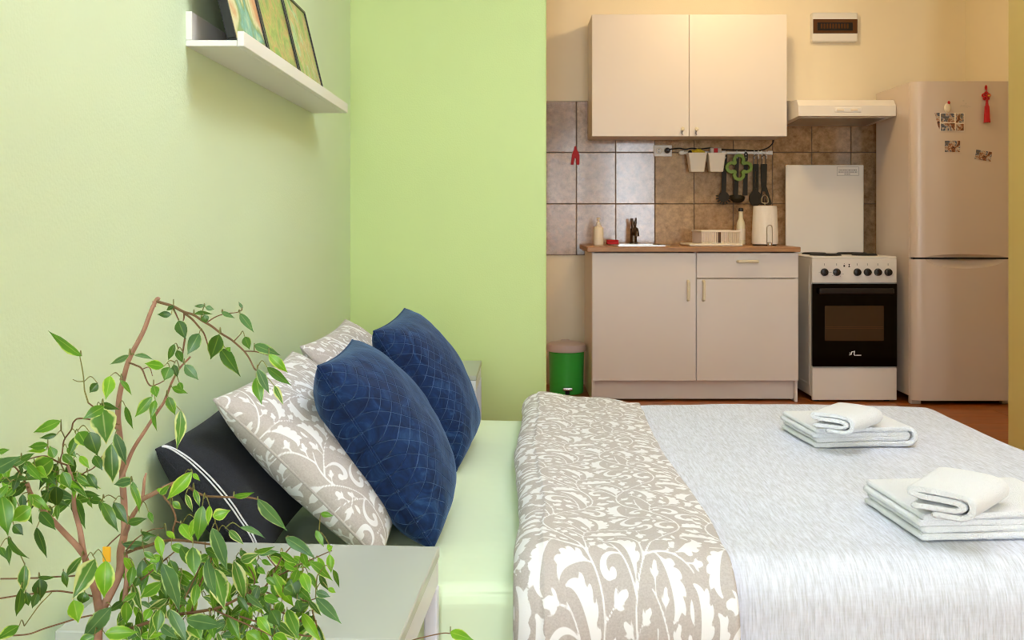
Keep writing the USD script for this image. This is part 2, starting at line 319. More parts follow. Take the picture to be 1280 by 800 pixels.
# tiles: 25 x 33 cm, three rows, each its own piece
TY = YK - .001
pz = 64.15 * YK / F; px_ = 48.95 * YK / F
ztop = P(0, 126.5, YK)[2]; x00 = P(720.5, 0, YK)[0]
obj('grout', bx(x00 - 4 * px_, x00 + 9 * px_, TY - .001, YK + .006, ztop - 3 * pz, ztop), 'grout', wb)
for r in range(3):
    for c in range(-4, 9):
        a, b = x00 + c * px_, ztop - (r + 1) * pz
        t = bx(-px_ / 2 + .0022, px_ / 2 - .0022, -.0045, .0045, -pz / 2 + .0022, pz / 2 - .0022, .0022)
        tilt = nrng.normal(0, .005, 2)
        tilt[1] += {1: -.034, 0: -.036, -1: -.018}.get(c, 0)
        t.apply_transform(trimesh.transformations.euler_matrix(tilt[0], 0, tilt[1])); t.apply_translation((a + px_ / 2, TY - .003, b + pz / 2))
        obj('tile', t, f'tile_glaze_{rng.randrange(3)}', wb, smooth=False)
fl = tag(UsdGeom.Xform.Define(stage, '/World/floor'), kind='structure')
obj('subfloor', bx(XL - .3, KXR + .3, YREAR - .3, YK + .3, -.12, -.009), 'gap_dark', fl)
y, k = YREAR - .1, 0
while y < YK + .05:
    x = XL - .2 - (k * .47) % 1.28
    while x < KXR + .15:
        xa, xb = max(x, XL - .2), min(x + 1.28, KXR + .15)
        if y < YG - .2: xb = min(xb, XR + .1)
        if xb - xa > .02: obj('plank', bx(xa + .0006, xb - .0006, y + .0006, y + .1924, -.012, 0, .0012), f'floor_wood_{rng.randrange(2)}', fl, smooth=False)
        x += 1.28
    y += .193; k += 1
# ceiling lamps (above the picture)
def ceiling_lamp(label, loc, r, m, strength, col):
    t = thing('ceiling_lamp', label, 'ceiling lamp', loc)
    obj('ceiling_rose', lathe([(0, ZC - loc[2]), (.07, ZC - loc[2]), (.07, ZC - loc[2] - .02), (.02, ZC - loc[2] - .025), (.015, r * .6)]), 'white_plastic', t)
    l = UsdLux.SphereLight.Define(stage, str(t.GetPath()) + '/bulb_light'); l.CreateRadiusAttr(r); l.CreateIntensityAttr(strength); l.CreateColorAttr(Gf.Vec3f(*col))
    return t
ceiling_lamp('round warm ceiling lamp over the kitchen floor', LAMP_K, .07, 'lamp_glow', 102, (1.0, .72, .385))
t = thing('pendant_lamp', 'white bowl pendant over the bed throwing its light at the ceiling', 'pendant lamp', LAMP_B)
obj('bowl', lathe([(0, -.12), (.1, -.11), (.2, -.06), (.27, .02), (.275, .03), (.262, .02), (.19, -.05), (.095, -.1), (0, -.108)], n=40), 'white_plastic', t)
obj('cord', tube([(0, 0, -.11), (0, 0, ZC - LAMP_B[2])], .004, 8), 'white_plastic', t)
l = UsdLux.DiskLight.Define(stage, str(t.GetPath()) + '/bulb_light'); l.CreateRadiusAttr(.24); l.CreateIntensityAttr(92); l.CreateColorAttr(Gf.Vec3f(.83, .92, 1.18)); l.AddRotateXOp().Set(180)

# ------------------------------------------------------------------ kitchen
D0 = 6.0; S = D0 / F
def KX(px, d=D0): return (px - CX) * d / F
def KZ(py, d=D0): return EYE - (py - CY) * d / F
cx0, cx1 = KX(740), KX(998)
ctop = KZ(315)
t = thing('base_cabinet', 'white two-door kitchen base cabinet with one drawer below the wooden worktop', 'cabinet', (cx0, D0, 0))
W_ = cx1 - cx0; dz = .016
def L(px): return KX(px) - cx0
for a, b in ((.0, dz), (W_ - dz, W_)): obj('side_panel', bx(a, b, .018, .6, 0, ctop, .001), 'melamine', t)
obj('cabinet_back', bx(dz, W_ - dz, .585, .6, .1, ctop), 'melamine', t)
obj('cabinet_floor', bx(dz, W_ - dz, .02, .585, KZ(477) - .0, KZ(477) + .016), 'melamine', t)
obj('divider', bx(L(870) - .008, L(870) + .008, .02, .585, KZ(477) + .016, ctop - .002), 'melamine', t)
obj('plinth', bx(dz, W_ - dz, .05, .066, .012, KZ(477), .001), 'melamine', t)
def bar_handle(p0, p1, parent):
    p0, p1 = np.array(p0, float), np.array(p1, float); d = (p1 - p0) / np.linalg.norm(p1 - p0); out = np.array((0, -.022, 0))
    h = cat(tube(smoothline([p0, p0 + out * .8 + d * .004, p0 + out + d * .014, p1 + out - d * .014, p1 + out * .8 - d * .004, p1], 5), .0092, 10))
    return obj('handle', h, 'handle_cream', parent)
d = obj('door', bx(.001, L(869.4), 0, .017, KZ(476), KZ(316.2), .0015), 'melamine', t)
bar_handle((L(860), 0, KZ(375)), (L(860), 0, KZ(351.5)), d)
d = obj('door', bx(L(870.8), W_ - .001, 0, .017, KZ(476), KZ(348.7), .0015), 'melamine', t)
bar_handle((L(879.3), 0, KZ(375)), (L(879.3), 0, KZ(351.5)), d)
d = obj('drawer', bx(L(870.8), W_ - .001, 0, .017, KZ(347.6), KZ(316.2), .0015), 'melamine', t)
bar_handle((L(922), 0, KZ(326.8)), (L(947), 0, KZ(326.8)), d)
ztopw = .9045
tw = tag(obj('worktop', cat(bx(KX(733.5), KX(999.5), D0 - .025, YK - .012, ctop + .0005, ztopw, .003)), 'worktop_wood'), 'brown wood-look kitchen worktop on the base cabinet', 'worktop')

# sink and tap
sx0, sx1, sy0, sy1 = KX(762, 6.3), KX(833, 6.3), 6.09, 6.50
t = thing('sink', 'stainless steel sink with a raised rim set into the worktop', 'sink', ((sx0 + sx1) / 2, (sy0 + sy1) / 2, ztopw))
hw, hd = (sx1 - sx0) / 2, (sy1 - sy0) / 2
outer = sbox(-hw + .04, -hd + .04, hw - .04, hd - .04).buffer(.04, 8); inner = sbox(-hw + .075, -hd + .075, hw - .075, hd - .12).buffer(.04, 8)
obj('rim', prism(outer.difference(inner), .007, 'xy', .0), 'steel', t)
ci = np.array(inner.exterior.coords)[:-1]
def ring(sc, z): c = ci.mean(0); return np.column_stack([(ci - c) * sc + c, np.full(len(ci), z)])
rings = np.vstack([ring(1, .007), ring(.995, .002), ring(.97, .0012)]); nn = len(ci); f = []
for i in range(2):
    for j in range(nn): f.append((i * nn + j, i * nn + (j + 1) % nn, (i + 1) * nn + (j + 1) % nn, (i + 1) * nn + j))
obj('basin', cat(prism(Polygon((ci - ci.mean(0)) * .99 + ci.mean(0)), .001, 'xy', .0005), trimesh.Trimesh(*meshkit.arrays((rings, np.array(f)))[:2], process=False)), 'steel', t)
obj('drain', lathe([(0, .003), (.02, .003), (.03, .0025), (.032, .0015)], (0, .0, .0)), 'dark_metal', t)
fx, fy = KX(792, 6.44), 6.44
t = thing('tap', 'dark chrome single-lever kitchen tap behind the sink', 'tap', (fx, fy, ztopw + .007))
obj('tap_body', lathe([(0, 0), (.026, 0), (.026, .008), (.021, .014), (.020, .085), (.022, .095), (.0, .1)]), 'dark_metal', t)
obj('spout', tube(smoothline([(0, -.01, .065), (0, -.06, .085), (0, -.12, .088), (0, -.165, .072), (0, -.17, .05)], 6), [.017] * 12 + [.014] * 13, 14), 'dark_metal', t)
obj('lever', cat(tube(smoothline([(0, .0, .095), (-.006, -.004, .12), (-.013, -.01, .158)], 5), np.linspace(.016, .008, 11), 12), tube(smoothline([(0, .0, .095), (.010, .004, .125), (.015, .006, .162)], 5), np.linspace(.014, .005, 11), 12)), 'dark_metal', t)
# soap, sponge
t = thing('soap_dispenser', 'cream pump soap bottle on the worktop left of the sink', 'soap dispenser', (KX(748, 6.28), 6.28, ztopw))
obj('bottle', lathe([(0, 0), (.028, 0), (.031, .004), (.031, .1), (.027, .112), (.014, .12), (.012, .132), (.0, .132)]), 'cream_plastic', t)
p = obj('pump', lathe([(.0, .132), (.013, .132), (.013, .142), (.005, .145), (.005, .158), (.011, .159), (.012, .168), (.0, .171)], n=20), 'cream_plastic', t)
obj('nozzle', tube(smoothline([(0, 0, .164), (-.004, -.03, .164), (-.006, -.04, .158)], 4), .0045, 8), 'cream_plastic', p)
t = thing('sponge', 'red scouring sponge on the left end of the sink', 'sponge', (KX(765.5, 6.33), 6.33, ztopw + .0072))
obj('foam', rbox(-.036, .036, -.025, .025, 0, .02, .004), 'red_thread', t)
obj('scouring_pad', rbox(-.036, .036, -.025, .025, .0203, .027, .003), 'red_plastic', t)

# dish rack with cutlery basket slots
dx0, dx1 = KX(861, 6.1), KX(927.5, 6.1)
t = thing('dish_rack', 'cream plastic dish drainer with slatted sides on a tray', 'dish rack', (0, 0, ztopw))
ry0, ry1 = 6.09, 6.42
obj('tray', tm(rbox(dx0, dx1, ry0 - .015, ry1 + .02, 0.0, .016, .0078)), 'cream_plastic', t)
bx0, bx1 = KX(877, 6.1), KX(924.5, 6.1)
obj('basket_floor', bx(bx0 + .005, bx1 - .005, ry0 + .004, ry1, .0165, .02), 'cream_plastic', t)
obj('top_rim', cat(bx(bx0 - .004, bx1 + .004, ry0 - .003, ry0 + .008, .084, .094, .002), bx(bx0 - .004, bx1 + .004, ry1 - .008, ry1 + .003, .084, .094, .002), bx(bx0 - .004, bx0 + .008, ry0 + .008, ry1 - .008, .084, .094, .002), bx(bx1 - .008, bx1 + .004, ry0 + .008, ry1 - .008, .084, .094, .002)), 'cream_plastic', t)
for g0, g1, nsl in ((bx0 + .002, bx0 + .092, 9), (bx0 + .118, bx1 - .002, 10)):
    for k in range(nsl):
        xx = g0 + (g1 - g0) * k / (nsl - 1); obj('slat', bx(xx - .0022, xx + .0022, ry0, ry0 + .004, .0165, .0842, .0006), 'cream_plastic', t, smooth=False)
obj('divider', bx(bx0 + .092, bx0 + .118, ry0 + .03, ry0 + .034, .0165, .084), 'smoke_plastic', t)
for k in range(11):
    yy = ry0 + .03 + (ry1 - ry0 - .06) * k / 10; obj('slat', bx(bx0, bx0 + .004, yy - .0085, yy + .0085, .0165, .0842, .0008), 'lid_plastic', t, smooth=False)
    if k % 2 == 0: obj('slat', bx(bx1 - .004, bx1, yy - .008, yy + .008, .0165, .0842, .0008), 'cream_plastic', t, smooth=False)
obj('back_panel', bx(bx0, bx1, ry1 - .006, ry1 - .002, .0165, .084, .001), 'lid_plastic', t)
# bottle
t = thing('bottle', 'slim cream bottle with a black cap between dish drainer and paper roll', 'bottle', (KX(926, 6.5), 6.5, ztopw))
obj('glass_body', lathe([(0, 0), (.024, 0), (.027, .004), (.027, .12), (.024, .14), (.014, .165), (.012, .2), (.014, .203), (.014, .21), (0, .21)]), 'bottle_milk', t)
obj('cap', lathe([(0, .2102), (.016, .2102), (.017, .222), (.012, .231), (0, .232)], n=20), 'black_plastic', t)
obj('paper_label', lathe([(.0274, .03), (.0278, .031), (.0278, .1), (.0274, .101)]), 'cream_plastic', t)
# paper roll on its holder
hx, hy = KX(956, 6.28), 6.28
t = thing('paper_towel_holder', 'chrome wire holder carrying the paper roll on the worktop', 'paper towel holder', (hx, hy, ztopw))
obj('base_plate', lathe([(0, 0), (.07, 0), (.072, .004), (.07, .008), (0, .009)]), 'dark_metal', t)
obj('base_foot', lathe([(.0, .0), (.014, .0), (.016, .012), (.012, .022), (0, .024)], (.008, -.088, 0), 16), 'chrome', t)
obj('spindle', tube([(0, 0, .009), (0, 0, .262)], .004, 8), 'chrome', t)
obj('top_loop', tube(smoothline([(-.019, 0, .262), (-.019, 0, .285), (-.012, 0, .3), (0, 0, .306), (.012, 0, .3), (.019, 0, .285), (.019, 0, .262), (0, 0, .258), (-.019, 0, .262)], 5), .0028, 8), 'chrome', t)
obj('side_arm', tube(smoothline([(-.008, -.088, .012), (-.010, -.092, .1), (-.004, -.092, .12), (.008, -.092, .124), (.018, -.092, .12), (.022, -.092, .1), (.024, -.088, .012)], 5), .0024, 8), 'chrome', t)
a = np.linspace(0, 2 * np.pi, 48, endpoint=False); prof = [(.0755, .0), (.078, .006), (.0775, .06), (.0735, .14), (.0695, .22), (.0685, .232), (.02, .232), (.02, .0), (.0755, 0)]
m = lathe(prof, n=48); v = m.vertices.copy(); ph = np.arctan2(v[:, 1], v[:, 0]); rr = np.hypot(v[:, 0], v[:, 1])
bul = 1 + .05 * np.clip(np.cos(ph - .2), 0, 1) ** 6 * (rr > .05); v[:, :2] *= bul[:, None]; m = trimesh.Trimesh(v, m.faces, process=False); m.apply_translation((0, 0, .0095))
t = thing('paper_towel_roll', 'cream white paper towel roll standing on its chrome holder', 'paper towel', (hx, hy, ztopw)); obj('roll', m, 'paper', t)

# wall cabinet
D1 = 6.31
t = thing('wall_cabinet', 'white two-door wall cabinet hung above the tiles', 'cabinet', (0, 0, 0))
ux0, ux1, uz0, uz1 = KX(740, D1), KX(983.6, D1), KZ(170, D1), KZ(18, D1)
def carcass(x0, x1, y0, y1, z0, z1, th, mname, t):
    for a, b in ((x0, x0 + th), (x1 - th, x1)): obj('side_panel', bx(a, b, y0, y1, z0, z1, .001), mname, t)
    for a, b in ((z0, z0 + th), (z1 - th, z1)): obj('board', bx(x0 + th, x1 - th, y0, y1, a, b, .001), mname, t)
    obj('cabinet_back', bx(x0 + th, x1 - th, y1 - .006, y1, z0 + th, z1 - th), mname, t)
carcass(ux0, ux1, D1 + .018, YK - .012, uz0, uz1, .016, 'melamine', t)
um = KX(861.6, D1)
for a, b, kx in ((ux0, um - .0012, KX(852.8, D1)), (um + .0012, ux1, KX(870.3, D1))):
    d = obj('door', bx(a, b, D1, D1 + .017, uz0 - .002, uz1, .0015), 'melamine', t)
    kk = lathe([(0, 0), (.006, 0), (.0065, .01), (.011, .014), (.012, .02), (.009, .025), (0, .026)], n=20); kk.apply_transform(trimesh.transformations.rotation_matrix(np.pi / 2, (1, 0, 0))); kk.apply_translation((kx, D1, KZ(161.5, D1)))
    obj('knob', kk, 'handle_cream', d)
    obj('key_hook', tube(smoothline([(kx, D1 - .006, KZ(163, D1)), (kx - .004, D1 - .008, KZ(167, D1)), (kx + .003, D1 - .008, KZ(168.5, D1))], 4), .0022, 6), 'dark_metal', d)

# fuse box
t = thing('fuse_box', 'white fuse box with a smoked window high on the kitchen wall', 'fuse box', (0, 0, 0))
a0, a1, z0, z1 = KX(1015.5, YK - .05), KX(1072.5, YK - .05), KZ(52, YK - .05), KZ(15.5, YK - .05)
obj('housing', bx(a0, a1, YK - .05, YK + .003, z0, z1, .006), 'white_plastic', t)
wz0, wz1 = KZ(41.8, YK - .05), KZ(24, YK - .05)
obj('window_recess', bx(a0 + .004, a1 - .004, YK - .0535, YK - .049, wz0, wz1, .001), 'smoke_plastic', t)
obj('breaker_strip', bx(a0 + .03, a1 - .035, YK - .0575, YK - .053, wz0 + .018, wz1 - .022, .001), 'black_plastic', t)
for k in range(10):
    xx = a0 + .05 + k * .0185; obj('breaker', bx(xx, xx + .012, YK - .061, YK - .057, wz0 + .03, wz1 - .03, .001), 'smoke_plastic', t, smooth=False)

# range hood
t = thing('range_hood', 'slim cream white cooker hood above the stove', 'cooker hood', (0, 0, 0))
hd0 = 6.15; h0, h1 = KX(998, hd0), 2.288
pf = Polygon([(hd0, KZ(145, hd0)), (hd0, KZ(132, hd0)), (hd0 + .035, KZ(125, hd0 + .035)), (YK - .013, KZ(125, hd0) + .03), (YK - .013, KZ(158, YK)), (YK - .03, KZ(158, YK))])
obj('hood_body', prism(pf, h1 - h0, 'yz', h0), 'enamel', t, smooth=20)
zz = lambda yy: KZ(145, hd0) + (KZ(158, YK) - KZ(145, hd0)) * (yy - hd0) / (YK - .03 - hd0)
flt = Polygon([(hd0 + .05, zz(hd0 + .05) - .004), (YK - .08, zz(YK - .08) - .004), (YK - .08, zz(YK - .08) + .002), (hd0 + .05, zz(hd0 + .05) + .002)])
obj('grease_filter', prism(flt, h1 - h0 - .08, 'yz', h0 + .04), 'steel', t, smooth=False)
cpz = KZ(137.4, hd0)
cp = obj('control_panel', rbox(KX(1043, hd0), KX(1077, hd0), hd0 - .004, hd0 + .012, cpz - .017, cpz + .017, .0075), 'white_plastic', t)
for k in (1050.5, 1067.5): obj('switch', bx(KX(k - 4.5, hd0), KX(k + 4.5, hd0), hd0 - .0075, hd0 - .003, cpz - .007, cpz + .007, .002), 'cream_plastic', cp)

# stove
DS = 6.01
t = thing('stove', 'white freestanding electric stove with a black oven door and raised lid', 'stove', (0, 0, 0))
s0, s1 = KX(1015, DS), KX(1121, DS); stz = KZ(320.5, DS)
obj('stove_body', cat(bx(s0, s1, DS + .02, 6.56, .03, stz - .012, .003)), 'enamel', t)
for xx in (s0 + .04, s1 - .04):
    for yy in (DS + .06, 6.5): obj('foot', lathe([(0, 0), (.02, 0), (.02, .03), (0, .03)], (xx, yy, 0), 12), 'black_plastic', t)
obj('hob', bx(s0 - .001, s1 + .001, DS + .002, 6.56, stz - .013, stz, .005), 'enamel', t)
for hx_, hy_, r in ((s0 + .13, 6.18, .09), (s1 - .13, 6.18, .072), (s0 + .13, 6.41, .072), (s1 - .13, 6.41, .09)):
    obj('hotplate', lathe([(0, .009), (r * .25, .008), (r * .3, .01), (r * .92, .01), (r, .006), (r * 1.04, .0), ], (hx_, hy_, stz), 32), 'black_matte', t)
cpn = obj('control_panel', bx(s0, s1, DS, DS + .022, KZ(353.6, DS), stz - .013, .003), 'enamel', t)
for kx in (1030.4, 1045.7, 1071.4, 1084.3, 1097.2, 1110.1):
    kb = lathe([(0, 0), (.022, 0), (.0225, .004), (.02, .008), (.0185, .022), (.015, .024), (0, .024)], n=28)
    kb = cat(kb, bx(-.003, .003, -.018, .018, .02, .029, .0012)); kb.apply_transform(trimesh.transformations.rotation_matrix(np.pi / 2, (1, 0, 0))); kb.apply_translation((KX(kx, DS), DS - .0002, KZ(340.2, DS)))
    obj('knob', kb, 'black_plastic', t)
pr = []
for kx in (1030.4, 1045.7, 1071.4, 1084.3, 1097.2, 1110.1): pr.append(bx(KX(kx - .4, DS), KX(kx + .4, DS), DS - .0006, DS + .001, KZ(332, DS), KZ(329.2, DS)))
for a, b, c_, d_ in ((1023.6, 1025.6, 340, 340.4), (1036, 1039.8, 340, 340.5), (1051.5, 1055, 342, 342.4), (1040, 1042, 344.2, 344.7), (1050, 1051, 345, 345.5)): pr.append(bx(KX(a, DS), KX(b, DS), DS - .0006, DS + .001, KZ(d_, DS), KZ(c_, DS)))
obj('dial_marking', cat(*pr), 'print_grey', cpn, smooth=False)
pr = []
for a, b, c_, d_ in ((1054.3, 1056.2, 331.2, 333.6), (1054.9, 1055.6, 329.3, 330), (1060.6, 1062.4, 329.9, 330.6), (1061.1, 1061.9, 330.4, 333.4), (1060.3, 1062.7, 333.2, 334)): pr.append(bx(KX(a, DS), KX(b, DS), DS - .0006, DS + .001, KZ(d_, DS), KZ(c_, DS)))
obj('indicator', cat(*pr), 'black_plastic', cpn, smooth=False)
dr = obj('oven_door', bx(s0 + .001, s1 - .001, DS - .012, DS + .02, KZ(458, DS), KZ(354.6, DS), .004), 'black_glass', t)
obj('oven_window', rbox(KX(1029.5, DS), KX(1104.5, DS), DS - .0135, DS + .004, KZ(426.5, DS), KZ(381.5, DS), .007), 'oven_window', dr)
obj('oven_rack', cat(*[bx(KX(1031, DS), KX(1103, DS), DS - .0142, DS - .0128, KZ(q, DS), KZ(q - .5, DS)) for q in (408.5, 410.5)]), 'smoke_plastic', dr, smooth=False)
hz = KZ(363.5, DS)
obj('handle', cat(tm(rbox(s0 + .03, s1 - .03, DS - .05, DS - .03, hz - .017, hz + .017, .008)), bx(s0 + .05, s0 + .075, DS - .034, DS - .008, hz - .01, hz + .01), bx(s1 - .075, s1 - .05, DS - .034, DS - .008, hz - .01, hz + .01)), 'black_plastic', dr)
lg = []
def lp(a, b): return (KX(a, DS), KZ(b, DS))
lg.append(LineString([lp(1061.2, 443.2), lp(1063.2, 442.6), lp(1063.8, 439.4), lp(1065.6, 439.2)]).buffer(.0028))
lg.append(LineString([lp(1067.2, 438.8), lp(1066.6, 442.6), lp(1067.8, 444)]).buffer(.0028)); lg.append(Point(lp(1061.6, 441)).buffer(.003))
for q in range(6): lg.append(LineString([lp(1069 + q * 1.15, 443.7), lp(1069.5 + q * 1.15, 443.7)]).buffer(.0022))
obj('logo', prism(unary_union(lg), .001, 'xz', DS - .0128), 'print_white', dr, smooth=False)
obj('storage_drawer', bx(s0 + .001, s1 - .001, DS - .004, DS + .02, .012, KZ(459.6, DS), .003), 'enamel', t)
obj('side_groove', cat(bx(s0 - .0015, s0 + .002, DS + .05, 6.5, .09, .1), bx(s0 - .0015, s0 + .002, DS + .05, DS + .058, .1, stz - .05)), 'enamel', t)
DL = 6.52
lid = obj('lid', bx(KX(982.2, DL), KX(1080, DL), DL, DL + .014, stz + .001, KZ(206, DL), .005), 'enamel', t)
la0, la1, lz0, lz1 = KX(1046, DL), KX(1073.5, DL), KZ(219.5, DL), KZ(208.6, DL)
obj('label_border', cat(bx(la0, la1, DL - .0007, DL + .001, lz1 - .002, lz1), bx(la0, la1, DL - .0007, DL + .001, lz0, lz0 + .002), bx(la0, la0 + .002, DL - .0007, DL + .001, lz0, lz1), bx(la1 - .002, la1, DL - .0007, DL + .001, lz0, lz1)), 'print_grey', lid, smooth=False)
tx = []
r2 = random.Random(3)
for row, (b0, b1) in enumerate(((1048.5, 1071), (1048, 1071.5), (1055.5, 1062.5))):
    q = b0
    while q < b1:
        wd = r2.uniform(.8, 2.2); tx.append(bx(KX(q, DL), KX(min(q + wd, b1), DL), DL - .0007, DL + .001, KZ(212 + row * 2.5 + 1.2, DL), KZ(212 + row * 2.5, DL))); q += wd + .5
obj('label_text', cat(*tx), 'print_grey', lid, smooth=False)
for xx in (KX(985, DL), KX(1077, DL)): obj('hinge', cyl((xx - .02, DL + .005, stz + .004), (xx + .02, DL + .005, stz + .004), .006, 10), 'dark_metal', t)

# refrigerator
DF = 5.90
f0, f1 = KX(1137, 5.95), KX(1137, 5.95) + .6
ftop = KZ(101.5, DF); seam = KZ(323, DF)
t = thing('refrigerator', 'tall white two-door fridge freezer with rounded door edges', 'refrigerator', (0, 0, 0))
obj('fridge_body', bx(f0, f1, DF + .06, 6.5, .045, ftop + .003, .004), 'fridge_white', t)
def door_outline(x0, x1, y0, y1, r):
    # plan of a door whose front corners are rounded
    a = np.linspace(0, np.pi / 2, 9); ry = (y1 - y0) * .8
    left = [(x0 + r - r * math.cos(q), y0 + ry - ry * math.sin(q)) for q in a]
    return Polygon([(x0, y1)] + left + [(x1 - (p[0] - x0), p[1]) for p in left[::-1]] + [(x1, y1)])
pl = door_outline(f0 + .001, f1 - .001, DF, DF + .056, .085)
def scoop(z, up):
    e = mf.Manifold.sphere(1, 48).scale((.235, .03, .052)).translate(((f0 + f1) / 2 + .005, DF - .004, z)); return e
def as_manifold(m): return mf.Manifold(mf.Mesh(np.asarray(m.vertices, np.float32), np.asarray(m.faces, np.uint32)))
for nm, za, zb in (('upper', seam + .005, ftop), ('lower', KZ(501, DF), seam - .005)):
    d = as_manifold(trimesh.Trimesh(*[getattr(prism(pl, zb - za, 'xy', za), q) for q in ('vertices', 'faces')], process=True))
    if nm == 'lower': d = d - mf.Manifold.sphere(1, 64).scale((.236, .052, .058)).translate(((f0 + f1) / 2 + .0, DF - .012, zb + .004))
    else: d = d - mf.Manifold.sphere(1, 64).scale((.238, .030, .022)).translate(((f0 + f1) / 2 + .0, DF - .006, za - .002))
    dd = obj('door', d, 'fridge_white', t, smooth=30)
    if nm == 'upper':
        em = [LineString([(KX(1200.5, DF), KZ(133.2, DF)), (KX(1206, DF), KZ(131.5, DF)), (KX(1213, DF), KZ(133.6, DF))]).buffer(.002), Point(KX(1204.3, DF), KZ(126, DF)).buffer(.005), Point(KX(1207.5, DF), KZ(129.5, DF)).buffer(.004), LineString([(KX(1201, DF), KZ(131.6, DF)), (KX(1209.6, DF), KZ(134.4, DF))]).buffer(.0018)]
        obj('logo', prism(unary_union(em), .001, 'xz', DF - .0007), 'print_light', dd, smooth=False)
obj('door_seam', bx(f0 + .01, f1 - .01, DF + .02, DF + .059, seam - .006, seam + .006), 'black_matte', t)
obj('bottom_grille', bx(f0 + .02, f1 - .02, DF + .075, DF + .09, .012, .048), 'black_matte', t)
for xx in (f0 + .035, f1 - .04):
    for yy in (DF + .045, 6.45): obj('foot', cat(bx(xx - .03, xx + .03, yy, yy + .04, .0, .046, .004)), 'fridge_white', t)
# things stuck to the fridge door
yd = DF - .0012
t = thing('photo_card', 'white card with four small photos stuck on the fridge door', 'fridge photo', (KX(1190, DF), yd, KZ(152.7, DF)))
hw, hh = 15.2 * DF / F, 11.6 * DF / F
obj('card', bx(-hw, hw, -.0012, .001, -hh, hh), 'paper', t, smooth=False)
for a, b, c_, d_ in ((-.93, .18, -.02, .94), (.3, .95, -.08, .94), (-.93, .22, -.93, -.12), (.3, .95, -.93, -.18)):
    obj('photo', bx(a * hw, b * hw, -.0018, -.001, c_ * hh, d_ * hh), 'photo_print', t, smooth=False)
t = thing('photo_strip', 'dark narrow tilted photo strip tucked beside the four-photo card', 'fridge photo', (KX(1172.5, DF), yd, KZ(151.5, DF)))
sp = prism(Polygon([(KX(x_, DF) - KX(1172.5, DF), KZ(y_, DF) - KZ(151.5, DF)) for x_, y_ in ((1168.3, 141.3), (1174.6, 141), (1174.6, 162), (1173.4, 161))]), .0012, 'xz', -.0002)
obj('print', sp, 'photo_print', t, smooth=False)
t = thing('shell_magnet', 'small cream bird-shaped magnet above the four-photo card', 'fridge magnet', (KX(1183.5, DF), yd, KZ(135, DF)))
obj('magnet_body', tm(mf.Manifold.sphere(1, 24).scale((.0195, .008, .027)).translate((0, -.006, 0))), 'cream_plastic', t)
obj('beak', tm(mf.Manifold.sphere(1, 16).scale((.008, .005, .01)).translate((.008, -.008, .03))), 'red_plastic', t)
t = thing('photo', 'small pale upright-hung photo below the four-photo card', 'fridge photo', (KX(1190.5, DF), yd, KZ(183, DF)))
obj('print', bx(-9.4 * DF / F, 9.4 * DF / F, -.0012, .001, -7 * DF / F, 7 * DF / F), 'photo_print', t, smooth=False)
t = thing('photo', 'dark photo hanging tilted low on the right of the fridge door', 'fridge photo', (KX(1229.2, DF), yd, KZ(194.5, DF)))
m = bx(-10 * DF / F, 10 * DF / F, -.0012, .001, -6 * DF / F, 6 * DF / F); m.apply_transform(trimesh.transformations.rotation_matrix(.16, (0, 1, 0)))
obj('print', m, 'photo_print', t, smooth=False)
t = thing('knot_ornament', 'red knotted ornament with a long tassel on the fridge door', 'ornament', (KX(1232, DF), DF, 0))
def kz(py): return KZ(py, DF)
obj('suction_hook', cat(cyl((0, .0008, kz(109)), (0, -.004, kz(109)), .006, 14)), 'red_plastic', t)
obj('cord', tube(smoothline([(-.003, -.004, kz(112)), (-.004, -.005, kz(109)), (0, -.006, kz(107)), (.004, -.005, kz(109)), (.002, -.005, kz(114)), (0, -.006, kz(117))], 5), .003, 8), 'red_thread', t)
kn = []
for q in range(5):
    a = q * 2 * np.pi / 5 + .3; kn.append(tube(smoothline([(0, -.008, kz(120.4)), (.018 * math.cos(a - .4), -.01, kz(120.4) + .018 * math.sin(a - .4)), (.023 * math.cos(a), -.008, kz(120.4) + .023 * math.sin(a)), (.018 * math.cos(a + .4), -.006, kz(120.4) + .018 * math.sin(a + .4)), (0, -.008, kz(120.4))], 5), .0042, 8))
obj('knot', cat(*kn), 'red_thread', t)
obj('bead', tm(mf.Manifold.sphere(.008, 16).translate((.013, -.012, kz(120)))), 'gold', t)
obj('tassel', cat(lathe([(0, kz(125)), (.006, kz(125.5)), (.007, kz(127)), (.006, kz(128)), (.013, kz(137)), (.0165, kz(150)), (.016, kz(153)), (0, kz(153))], (0, -.017, 0), 18), *[tube([(.011 * math.cos(q), -.017 + .011 * math.sin(q), kz(133)), (.0165 * math.cos(q), -.0175 + .015 * math.sin(q), kz(153.6))], .0018, 5) for q in np.linspace(0, 6, 14)]), 'red_thread', t)

# pedal bin
bxx, byy = KX(708, 6.35), 6.35
t = thing('pedal_bin', 'green pedal bin with a pale lid beside the base cabinet', 'bin', (bxx, byy, 0))
br = .108
obj('bin_body', lathe([(0, 0), (br * .93, 0), (br * .96, .006), (br, .24), (br, .262), (br * .95, .262), (br * .9, .02), (0, .02)], n=48), 'green_plastic', t)
lidm = obj('lid', lathe([(br * 1.05, .255), (br * 1.13, .258), (br * 1.14, .285), (br * 1.1, .296), (br * .9, .307), (br * .4, .315), (0, .317)], n=48), 'lid_plastic', t)
obj('hinge', cat(bx(-.03, .03, br * 1.02, br * 1.2, .27, .312, .006)), 'lid_plastic', lidm)
obj('pedal_slot', bx(-.013, .013, -br * .985 - .004, -br * .9, .004, .034), 'black_matte', t)
obj('pedal', tm(rbox(-.029, .029, -br - .05, -br * .9, .034, .052, .006)), 'chrome', t)

